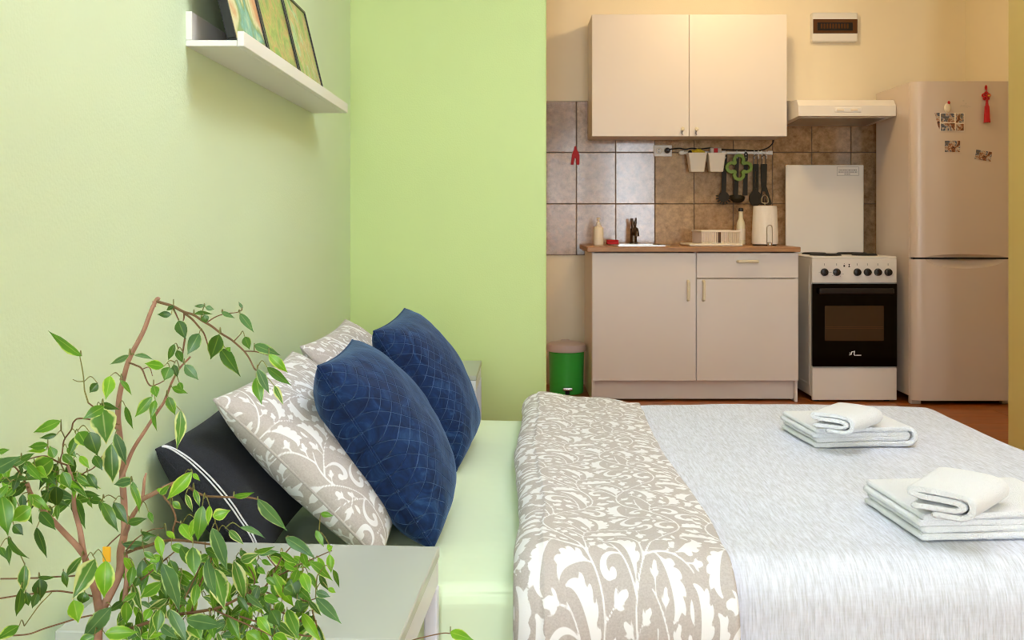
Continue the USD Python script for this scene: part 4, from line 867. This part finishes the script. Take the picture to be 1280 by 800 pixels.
# ------------------------------------------------------------------ towels
def loop_line(path, w): return LineString(path).buffer(w / 2, 6, cap_style=1)
def extrude_profile(poly, length, seed, amp, taper=0.0, step=.012):
    """the outline (x, z) swept along +y with terry unevenness"""
    m = prism(poly, length, 'xz', -length / 2); mn = as_manifold(trimesh.Trimesh(m.vertices, m.faces, process=True)).refine_to_length(step)
    m = tm(mn); v = m.vertices.copy()
    nz = np.stack([meshkit.fbm(v * 14 + q * 9, 3, seed + q) - .5 for q in range(3)], -1)
    return trimesh.Trimesh(v + nz * amp * (.6, 1, 1), m.faces, process=False)
def bath_towel(label, loc, rot, w, dpt, seed):
    t = thing('bath_towel', label, 'towel', loc, rot, None)
    h = .0122; g = .0006; x0, x1 = -w / 2, w / 2
    def u_turn(zc, r, x): return [(x + r * math.sin(q), zc - r * math.cos(q)) for q in np.linspace(0, np.pi, 9)]
    c = 2 * h
    outer_ = [(x0, h / 2)] + u_turn(c, c - h / 2, x1 - .02) + [(x0 + .004, 4 * h - h / 2)]
    inner_ = [(x0 + .006, h * 1.5)] + u_turn(c, h / 2, x1 - .026) + [(x0 - .002, h * 2.5)]
    ps = [loop_line(outer_, h - g), loop_line(inner_, h - g)]
    for nm, p_, k in (('outer_fold', ps[0], 0), ('inner_fold', ps[1], 1)):
        m = extrude_profile(p_, dpt * (1 - .012 * k), seed + k, .0035); m.apply_translation((0, .004 * k, .0015)); obj(nm, m, 'towel', t, True)
def hand_towel(label, loc, rot, ln, seed, sc=1.0):
    t = thing('hand_towel', label, 'towel', loc, rot)
    h = .0125 * sc
    def pt(x, z): return (x * sc, z * sc)
    path = [pt(-.048, .019), pt(-.02, .0195), pt(.01, .0195), pt(.024, .0235), pt(.028, .030), pt(.020, .0365), pt(.0, .0385), pt(-.03, .0395), pt(-.050, .0425), pt(-.0545, .0475), pt(-.050, .0525), pt(-.03, .0535), pt(.0, .0525), pt(.026, .0495), pt(.040, .042), pt(.0435, .030), pt(.039, .016), pt(.028, .0078), pt(.01, .0064), pt(-.016, .0064)]
    p_ = loop_line(smoothline(path, 5), h * .93)
    m = extrude_profile(p_, ln, seed, .004, step=.008)
    v = m.vertices.copy(); b_ = (v[:, 1] / ln + .5); v[:, 2] *= .80; v[:, 0] *= 1 + .12 * b_
    m = trimesh.Trimesh(v, m.faces, process=False); m.apply_translation((0, 0, .0012)); obj('folded_cloth', m, 'towel', t, True)
zt = ZT + .008
bath_towel('folded white bath towel on the bedspread, farther from the camera', (.885, 2.722, zt), 5, .262, .236, 41)
bath_towel('folded white bath towel on the bedspread, nearer the camera', (.886, 1.975, zt), 3.5, .32, .245, 51)
hand_towel('rolled white hand towel on the farther folded bath towel', (.842, 2.585, zt + .0505), -40, .17, 61, 1.02)
hand_towel('rolled white hand towel on the nearer folded bath towel', (.812, 1.868, zt + .0505), -40, .18, 71, 1.08)

# ------------------------------------------------------------------ nightstands
NW, ND, NH = .462, .385, .519
t = thing('nightstand', 'white metal-legged nightstand below the plant, this side of the bed', 'nightstand', (-.364, 1.546, 0), -3.8, None)
a, b = NW / 2, ND / 2
obj('table_top', bx(-a, a, -b, b, NH - .018, NH, .002), 'nightstand_top', t)
obj('apron', cat(bx(-a + .002, a - .002, -b + .002, -b + .016, NH - .062, NH - .0185, .001), bx(-a + .002, a - .002, b - .016, b - .002, NH - .062, NH - .0185, .001), bx(-a + .002, -a + .016, -b + .016, b - .016, NH - .062, NH - .0185, .001), bx(a - .016, a - .002, -b + .016, b - .016, NH - .062, NH - .0185, .001)), 'nightstand_metal', t)
for sx in (-1, 1):
    for sy in (-1, 1):
        lx_, ly_ = sx * (a - .012), sy * (b - .012)
        l_ = obj('leg', tm(rbox(lx_ - .0115, lx_ + .0115, ly_ - .0115, ly_ + .0115, .004, NH - .0625, .004)), 'nightstand_metal', t)
        obj('foot_cap', bx(lx_ - .0125, lx_ + .0125, ly_ - .0125, ly_ + .0125, 0, .012, .003), 'white_plastic', l_)
n2 = dup(t, 'nightstand', 'white metal-legged nightstand between the far side of the bed and the green wall', (-.352, 3.80, 0), -1)

# ------------------------------------------------------------------ picture ledge and pictures
ld0, ld1 = XL * -F / 408 , XL * -F / 250
lz = 1.397
t = thing('picture_ledge', 'long white picture ledge on the left wall', 'shelf', (XL, ld0, lz))
LL = ld1 - ld0
obj('shelf_board', bx(.0, .0985, 0, LL, 0, .0115, .001), 'white_lacquer', t)
obj('back_board', bx(.0, .012, 0, LL, .012, .067, .001), 'white_lacquer', t)
obj('front_lip', bx(.099, .112, 0, LL, .0, .029, .001), 'white_lacquer', t)
def picture(label, y0, y1, h, mname, seed):
    lean = math.radians(13.6); w_ = y1 - y0
    m = np.eye(4); # local x along the wall, local z up the frame, local y its thickness
    up = np.array((-math.sin(lean), 0, math.cos(lean))); al = np.array((0, 1, 0)); nr = np.cross(up, al)
    m[:3, 0], m[:3, 1], m[:3, 2], m[:3, 3] = al, nr, up, (XL + .0955, (y0 + y1) / 2, lz + .0128)
    t = UsdGeom.Xform.Define(stage, numbered('/World', 'framed_picture')); t.AddTransformOp().Set(Gf.Matrix4d(*[float(q) for q in m.T.ravel()])); tag(t, label, 'picture'); t = t.GetPrim()
    fw, th = .0075, .018
    obj('frame', cat(bx(-w_ / 2, w_ / 2, 0, th, 0, fw, .001), bx(-w_ / 2, w_ / 2, 0, th, h - fw, h, .001), bx(-w_ / 2, -w_ / 2 + fw, 0, th, fw, h - fw, .001), bx(w_ / 2 - fw, w_ / 2, 0, th, fw, h - fw, .001)), 'frame_black', t)
    obj('print', bx(-w_ / 2 + fw - .001, w_ / 2 - fw + .001, .004, .006, fw - .001, h - fw + .001), mname, t, smooth=False)
    obj('back_board', bx(-w_ / 2 + fw - .001, w_ / 2 - fw + .001, .008, .014, fw - .001, h - fw + .001), 'cardboard', t, smooth=False)
picture('black-framed abstract print with teal and orange, first on the ledge', 1.99, 2.285, .255, 'picture_print_0', 1)
picture('black-framed green and orange abstract print in the middle of the ledge', 2.292, 2.62, .255, 'picture_print_1', 2)
picture('black-framed green abstract print farthest along the ledge', 2.63, 2.945, .255, 'picture_print_2', 3)

# ------------------------------------------------------------------ plant
DP = 1.2
pot = thing('plant_pot', 'round pale pot on the floor holding the weeping fig', 'plant pot', (P(121, 800, DP)[0], DP, 0))
obj('pot_wall', lathe([(0, 0), (.085, 0), (.09, .006), (.122, .33), (.128, .335), (.128, .36), (.118, .36), (.112, .32), (.1, .05), (0, .05)], n=48), 'pot', pot)
obj('soil', lathe([(0, .322), (.06, .324), (.11, .318), (.111, .31)], n=32), 'soil', pot)
plant = thing('weeping_fig', 'variegated weeping fig with arching twigs in front of the near nightstand', 'plant')
nodes = []          # points of the skeleton that leaves may grow from
def branch(pts, r0, r1, name='branch', mname='bark', n=6, rows=7):
    p = smoothline([P(x_, y_, DP + d_) for x_, y_, d_ in pts], n); r = np.linspace(r0, r1, len(p)); r = r * .8; p = p + (meshkit.noise(p * 40)[:, None] - .5) * .002
    nodes.extend(p.tolist()); return obj(name, tube(p, r, rows), mname, plant, True)
root = [(121, 1016, 0), (121, 900, 0), (122, 800, 0), (124, 770, 0)]
branch(root + [(121, 741, .0), (113, 715, 0), (105, 694, 0), (99, 665, .01), (94, 636, .02), (91, 605, .02), (84, 582, .02)], .0085, .0022)
branch([(105, 694, 0), (91, 678, -.01), (70, 653.6, -.02), (53.6, 637, -.03), (40.6, 621, -.04), (34, 604, -.05)], .0046, .003)
branch(root[1:] + [(134, 750, .01), (147.5, 720, .02), (151, 690, .03), (155, 669, .03), (155, 640, .04), (153.5, 609, .04), (151, 560, .04), (148, 520, .03), (150, 490, .03), (161, 451, .02), (180.5, 411, .02), (193, 379, .02), (198, 373, .02)], .0072, .0028)
branch([(193, 384, .02), (191, 377, .02)], .0024, .0018)
branch([(155, 669, .03), (164, 647, 0), (177.5, 624, -.02), (180, 600, -.02), (182, 592, -.02)], .0042, .0012)
branch([(177.5, 624, -.02), (195, 615, -.04), (212, 606, -.06), (227, 600, -.07), (229, 597, -.07)], .0036, .002)
branch([(151, 600, .03), (165, 564, .05), (180, 540, .06), (195, 517.5, .06), (204, 504, .06), (208.5, 493, .06), (221, 465, .05), (238, 446, .05)], .0032, .0014)
branch([(156, 751, .02), (158, 718, .02), (157, 690, .02)], .004, .003)
# the long arching twig at the top and its side twigs
tw_ = lambda pts, r0=.0016, r1=.0008, m='twig': branch(pts, r0, r1, 'twig', m, 6, 6)
tw_([(195, 377, .02), (214, 382, .0), (229.5, 390.6, -.01), (244, 394.7, -.02), (260, 404, -.03), (276, 417, -.04), (292, 426, -.05), (306, 438, -.05), (317.5, 459, -.06), (323, 463, -.06)], .0022, .0009)
tw_([(229, 392, -.01), (244, 403, -.02), (254, 414, -.03), (258, 425, -.03), (261, 436, -.03)])
tw_([(229.5, 390.6, -.01), (229, 398, -.01), (228, 402, -.01)])
tw_([(215.5, 384, .0), (222.5, 401, 0)]); tw_([(232, 422, 0), (228.6, 440, 0), (226, 452, .02)])
tw_([(260, 402, -.03), (268, 397, -.03), (278, 393.5, -.03), (295, 391, -.03), (302, 388, -.03)], .001, .0006)
tw_([(293, 426, -.05), (301.5, 417, -.05)], .001, .0006); tw_([(306, 438, -.05), (320, 440, -.06), (336, 444, -.07)], .001, .0007)
tw_([(161, 453, .02), (168, 457, 0), (177, 462, 0), (187.5, 481, 0), (197, 480, 0), (205, 476, .01)], .0014, .0008)
tw_([(177, 462, 0), (186, 460, 0), (191, 470, 0)], .0009, .0005)
tw_([(111, 503, 0), (108, 494, 0), (105, 484, 0), (103.5, 458, 0), (101, 445, 0)], .0012, .0007, 'twig_green'); tw_([(105, 477, 0), (97, 477, 0), (91, 474, 0)], .0009, .0005, 'twig_green')
tw_([(150, 540, .04), (130, 520, .02), (111, 503, 0)], .0016, .001)
tw_([(150, 530, .03), (104, 523, .01), (92.6, 527, .01), (89.4, 537, .01), (80.4, 550, .01), (78, 565, .01), (75.6, 576, .01), (80, 590, .02)], .0013, .0009)
tw_([(229, 597, -.07), (236, 608, -.08), (254, 619, -.08), (275, 621, -.09), (296, 622, -.09), (310, 622, -.09), (324, 625, -.09)], .0018, .0011)
tw_([(200, 612, -.05), (206, 622, -.06), (214, 633, -.06), (220, 648, -.06), (217, 660, -.06), (216, 672, -.06)], .0018, .0012); tw_([(219, 651, -.06), (228, 654, -.06)], .001, .0006)
tw_([(160, 690, .02), (185, 682, -.02), (205, 676, -.04), (225, 676, -.05), (245, 678, -.06), (268, 680, -.07)], .0026, .0014)
tw_([(156, 690, .0), (172, 672, -.01), (190, 662, -.02), (205, 660, -.02)], .0012, .0006)
tw_([(0, 724, -.06), (21, 724, -.05), (50, 722, -.05), (85, 720, -.03), (112, 716, 0)], .0011, .0011); tw_([(0, 748, -.06), (32, 743, -.05), (55, 740, -.04), (81, 739, -.03), (118, 745, 0)], .0011, .0013); tw_([(31, 782, -.06), (48, 758, -.05), (65, 740, -.04)], .0007, .0007, 'twig_green')
tw_([(8, 795, -.06), (36, 792, -.06), (60, 784, -.05), (112, 770, -.02), (124, 772, 0)], .001, .0013)
# stems under the lower right foliage
tw_([(150, 790, .02), (210, 770, .0), (270, 760, .02), (310, 742, .03), (330, 735, .03), (345, 710, .03), (352, 697, .03), (365, 682, .03)], .0026, .001)
tw_([(310, 742, .03), (318, 728, .03), (314, 712, .03), (305, 700, .03)], .0015, .0009); tw_([(340, 722, .03), (356, 716, .03), (372, 706, .02), (395, 697, .02), (414, 689, .02)], .0013, .0007)
tw_([(325, 738, .03), (346, 744, .02), (370, 746, .02), (382, 751, .02), (397, 747.5, .02)], .0013, .0008)
tw_([(300, 752, .03), (345, 762, .02), (370, 772, .02), (382, 780, .02)], .0015, .0009); tw_([(300, 770, .03), (380, 795, .02), (395, 785, .02), (391, 764, .02), (393, 762, .02)], .0014, .0007)
tw_([(345, 710, .03), (336, 698, .03), (330, 690, .03)], .001, .0007); tw_([(240, 765, .01), (250, 730, .0), (262, 705, -.02), (266, 690, -.03)], .0018, .001)
tw_([(220, 768, .0), (235, 740, .0), (247, 715, .0), (250, 700, .0)], .0014, .0008)
tw_([(160, 735, .01), (180, 722, 0), (200, 705, -.01), (218, 690, -.02)], .0016, .0009)
tw_([(270, 762, .02), (330, 790, .02), (420, 830, .04), (490, 812, .05), (520, 799, .05), (552, 792, .05), (563, 792, .05)], .0013, .0007)
tw_([(40, 621, -.04), (28, 632, -.05), (15, 640, -.05), (5, 645, -.06)], .0013, .0008); tw_([(36, 610, -.05), (28, 596, -.05), (18, 582, -.06), (0, 578, -.06)], .0014, .0008)
tw_([(84, 582, .02), (70, 576, 0), (58, 570, 0), (40, 572, -.02), (30, 578, -.03)], .0014, .0007); tw_([(91, 605, .02), (104, 592, .02), (118, 584, .02), (128, 570, .02)], .0013, .0008)
def leaf_mesh(base, tip, width, fold=.35, droop=.12, roll_=0.0, curl=0.0, seed=0):
    base, tip = np.array(base, float), np.array(tip, float); ax = tip - base; ln = np.linalg.norm(ax); ax /= ln
    tocam = np.array((0, 0, EYE)) - base; tocam /= np.linalg.norm(tocam)
    side = np.cross(ax, tocam); side /= max(np.linalg.norm(side), 1e-6); up = np.cross(side, ax)
    side, up = side * math.cos(roll_) + up * math.sin(roll_), up * math.cos(roll_) - side * math.sin(roll_)
    t_ = np.array([0, .07, .18, .32, .48, .64, .78, .89, 1.0]); wd = np.array([.03, .42, .80, 1.0, .97, .74, .42, .16, .015]); c = np.array([-1, -.55, 0, .55, 1.0])
    Tm, Cm = np.meshgrid(t_, c, indexing='ij'); Wm = wd[:, None] * width / 2 * (1 + .06 * np.sin(9 * Tm + seed + Cm * 2))
    o = base + ax * (Tm * ln)[..., None] + side * (Cm * Wm)[..., None]
    hgt = fold * np.abs(Cm) * Wm * .6 - droop * ln * (np.sin(np.pi * Tm) * -1) + curl * ln * .3 * Tm ** 2 + .05 * Wm * np.sin(12 * Tm + Cm * 3 + seed)
    o = o + up * hgt[..., None]
    rim = np.maximum(np.abs(Cm), np.clip((Tm - .86) / .14, 0, 1) * .9)
    return (o.reshape(-1, 3), grid_faces(len(t_), len(c))), rim.ravel()
# each leaf: base x, y, tip x, y, width (pixels), look: d dark, m mid, b bright, c cream-edged, g blue-green
LEAVES = '''102 445 60 413 10 m;214 393 196 393 9 d;217 382 208 388 6 d;223 401 232 424 16 d;218 430 210 451 9 d;221 438 229 454 10 d;161 444 137 456 8 g;168 444 192 449 5 g;205 458 180 454 13 b;212 459 205 476 17 m;217 456 222 472 10 d
122 479 112 491 12 d;138 470 132 500 17 b;150 475 165 494 6 m;215 484 235 492 9 m;231 456 248 475 14 g;224 478 228 490 8 m;249 417 234 444 18 g;256 382 242 383 5 d;257 384 268 387 7 g;243 392 266 392 5 d;255 394 258 404 11 d;277 390 294 398 7 g;300 392 317 415 11 g;303 385 298 377 4 g
274 418 263 450 21 d;276 436 300 470 17 d;284 438 288 434 8 m;306 421 312 437 12 d;318 431 350 444 14 g;336 443 360 466 14 b;334 459 364 482 11 d;322 461 337 493 13 g;320 472 327 506 16 m;343 482 354 506 10 c
76 526 41 541 14 m;71 543 49 548 7 d;60 556 34 559 11 m;58 562 33 564 6 b;68 572 62 557 13 m;-8 588 26 570 20 g;-2 565 12 562 8 m;66 574 28 602 28 m;34 599 -4 603 7 d;22 597 16 615 10 d;130 508 103 524 15 m;128 511 133 556 33 c;139 555 141 604 25 c;144 542 158 582 15 g;166 600 142 606 14 g;166 602 170 628 9 m
98 540 110 560 20 m;96 545 86 571 12 m;112 540 122 570 22 d;118 570 128 588 13 d;100 570 112 586 10 b;157 508 165 537 7 d;192 482 196 497 12 m;190 496 168 522 15 m;194 500 188 524 10 m;210 496 219 519 13 m;226 513 221 562 15 c;193 513 195 540 5 m;125 505 150 512 9 d
240 590 208 625 18 b;241 592 250 601 6 b;322 624 359 664 15 g;292 620 318 616 7 m;253 632 247 677 19 m;262 632 260 657 9 b;266 646 288 638 16 b;300 659 332 671 6 g;286 663 305 681 10 c;265 660 285 713 17 g;226 655 241 677 15 b;244 648 238 673 12 b;216 627 227 637 9 m;232 618 241 640 7 c;200 618 212 606 9 m;196 612 209 614 6 b;243 612 250 634 8 m
39 634 14 652 23 b;2 620 10 670 24 m;17 656 29 669 13 d;70 608 71 636 18 d;50 640 70 663 15 d;46 659 57 699 10 d;10 671 37 699 6 d;11 681 12 707 7 d;0 684 8 699 8 d;31 706 29 743 16 c;92 622 107 662 15 d;101 616 126 620 9 d;125 626 126 640 5 d;128 628 148 665 15 d;142 628 160 656 15 d;160 654 184 648 11 d;163 606 174 642 9 m;176 665 197 671 6 d;153 680 193 683 11 g;197 670 203 698 13 b
178 700 177 735 16 g;155 697 171 718 11 b;166 708 162 734 13 m;119 699 90 750 27 c;132 701 130 748 26 b;102 696 81 722 12 c;106 740 101 756 16 d;92 750 98 779 21 b;50 723 50 752 19 d;48 722 70 721 5 d;47 741 40 761 11 d;26 735 20 771 11 d;32 740 36 758 11 d;79 714 84 735 9 d;24 782 -6 800 15 m;139 759 103 798 23 g;131 792 173 790 19 b;158 752 158 782 15 m;170 741 152 753 8 m;202 728 174 748 17 m;203 704 225 766 19 g;186 754 213 754 9 g;200 762 196 792 17 m;213 762 234 804 17 g;176 795 206 792 11 b;226 683 243 712 15 d;118 795 96 806 16 m;145 785 160 800 18 m;192 704 206 722 10 m
268 711 281 763 27 c;259 699 271 748 14 g;233 774 281 783 20 g;292 701 305 753 16 c;301 701 325 692 14 c;322 693 349 689 7 g;271 677 284 713 15 g;308 742 332 763 8 g;297 745 312 767 10 d;308 764 304 784 10 m;220 716 246 736 9 m;217 735 239 748 9 d;241 684 243 720 21 m;226 690 246 708 13 b;252 693 252 721 12 d;246 730 242 760 13 m;284 726 285 749 10 b;322 771 340 795 13 b;276 795 320 793 13 g;240 776 252 800 22 m;262 770 268 800 14 m;285 770 300 800 15 m;308 790 330 806 18 b;212 700 222 725 14 m
357 672 395 698 14 g;395 663 405 684 9 m;409 686 416 683 10 b;412 693 414 717 11 b;387 702 417 726 11 m;416 712 424 735 6 d;378 691 383 709 11 m;356 702 375 715 13 b;378 716 388 743 15 b;342 716 368 760 16 b;362 724 372 748 24 d;399 719 411 739 8 d;395 740 413 746 11 g;395 747 427 780 16 g;359 762 374 799 18 m;378 766 403 803 13 b;371 750 377 766 10 d;339 763 350 784 19 d;328 770 342 786 13 b;346 777 371 799 13 c;342 794 362 806 18 b;410 735 420 741 7 b;333 722 346 732 10 m;327 700 340 707 7 m;318 690 344 684 6 m;322 710 332 718 9 m;300 688 312 700 8 d;330 746 350 752 12 m;350 690 374 706 8 m;355 735 366 742 16 d;372 712 366 730 12 m;352 752 345 770 14 m
401 642 417 645 8 m;563 790 592 800 15 b;84 560 96 572 9 m;44 585 60 598 14 b;55 590 70 606 14 d;78 590 88 612 16 m;60 615 48 640 10 m;20 610 6 622 9 m;110 592 122 612 12 d;96 596 112 606 10 m;10 606 -8 628 10 m;26 575 44 566 9 d;186 640 192 655 7 m;180 690 196 700 9 m;208 664 220 674 8 b;214 682 236 690 13 m;178 676 190 668 8 d'''
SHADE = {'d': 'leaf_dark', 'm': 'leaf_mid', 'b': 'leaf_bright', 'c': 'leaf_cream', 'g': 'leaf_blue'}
rl = random.Random(21); specs = []
for row in LEAVES.replace('\n', ';').split(';'):
    q = row.split(); specs.append((*map(float, q[:5]), q[5]))
FILL = 292 - len(specs)
# small filler leaves low in the crown, where the photograph shows them too crowded to follow one by one
for _ in range(FILL):
    reg = rl.choices(((160, 245, 690, 800), (245, 330, 690, 800), (330, 400, 690, 790), (0, 120, 565, 640)), (3, 4, 3, 3))[0]
    bx_, by_ = rl.uniform(*reg[:2]), rl.uniform(*reg[2:]); an = rl.uniform(.1, 3.0); ln = rl.uniform(14, 30)
    specs.append((bx_, by_, bx_ + ln * math.cos(an), by_ + ln * math.sin(an), rl.uniform(6, 13), rl.choice('ddmmmbgc')))
EXTRA = 170
for _ in range(EXTRA):
    reg = rl.choices(((150, 245, 690, 800), (245, 330, 685, 800), (330, 405, 690, 795), (0, 110, 565, 630)), (3, 4, 3, 2))[0]
    bx_, by_ = rl.uniform(*reg[:2]), rl.uniform(*reg[2:]); an = rl.uniform(.3, 2.7); ln = rl.uniform(20, 44)
    specs.append((bx_, by_, bx_ + ln * math.cos(an), by_ + ln * math.sin(an), ln * rl.uniform(.22, .4), rl.choice('ddmmmbbgc')))
made = 0; petioles = []; crowd = {}
placed = []
nodes_arr = np.array(nodes)
order = sorted(range(len(specs)), key=lambda i: cKDTree(nodes_arr).query(P(specs[i][0], specs[i][1], DP))[0])
for i in order:
    x0, y0, x1, y1, w_, kind = specs[i]
    nd = np.array(nodes); pxy = np.column_stack([CX + nd[:, 0] * F / nd[:, 1], CY - (nd[:, 2] - EYE) * F / nd[:, 1]])
    dpx = np.hypot(pxy[:, 0] - x0, pxy[:, 1] - y0); j = int(np.argmin(dpx + rl.random())); src = nd[j]
    dd = src[1] + rl.uniform(-.035, .015) - (.03 if i < len(specs) - FILL - EXTRA else -.02 if i < len(specs) - EXTRA else -.045)
    if x0 < 40: dd = min(dd, 1.15)
    dd = min(max(dd, 1.03), 1.33)
    b = P(x0, y0, dd); ln_px = math.hypot(x1 - x0, y1 - y0); tilt_ = rl.uniform(-.5, .25) * ln_px * dd / F
    tp = P(x1, y1, dd + tilt_)
    if tp[0] < XL + .012: tp = P(x1, y1, 1.06)
    if b[0] < XL + .02: b = P(x0, y0, 1.06)
    true_w = max(w_ * .92, .32 * ln_px) * dd / F; ro = math.acos(min(1, w_ * dd / F / true_w)) * rl.choice((-1, 1))
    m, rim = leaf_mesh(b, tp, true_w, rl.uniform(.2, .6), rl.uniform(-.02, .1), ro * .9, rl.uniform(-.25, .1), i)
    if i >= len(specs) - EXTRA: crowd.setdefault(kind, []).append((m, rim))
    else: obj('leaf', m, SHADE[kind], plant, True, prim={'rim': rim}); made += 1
    mid = (src + b) / 2 + np.array((0, 0, .12 * np.linalg.norm(b - src)))
    if np.linalg.norm(b - src) > .001: petioles.append(tube(smoothline([src, mid, b], 4), np.linspace(.0007, .0005, 9), 4, False))
    if np.linalg.norm(b - src) > .02: nodes.extend([((src + mid) / 2).tolist(), mid.tolist(), ((mid + b) / 2).tolist()])
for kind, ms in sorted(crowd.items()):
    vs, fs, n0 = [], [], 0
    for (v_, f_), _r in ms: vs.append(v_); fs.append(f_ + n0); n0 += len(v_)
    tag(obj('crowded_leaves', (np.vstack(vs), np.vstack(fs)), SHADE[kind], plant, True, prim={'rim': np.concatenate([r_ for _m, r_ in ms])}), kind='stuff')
tag(obj('leaf_stalk', cat(*petioles), 'twig_green', plant, True), kind='stuff')
yt = P(133.4, 693, DP - .06)
obj('plant_tag', tm(rbox(-.0045, .0045, -.001, .001, -.0085, .0085, .0009).translate(tuple(yt))), 'yellow_tag', plant, label='small yellow plastic tag among the stems')
obj('tag_wire', tube(smoothline([yt + (0, 0, .008), P(140, 677, DP - .03), P(150, 668, DP + .01)], 5), .0008, 5), 'twig', plant)
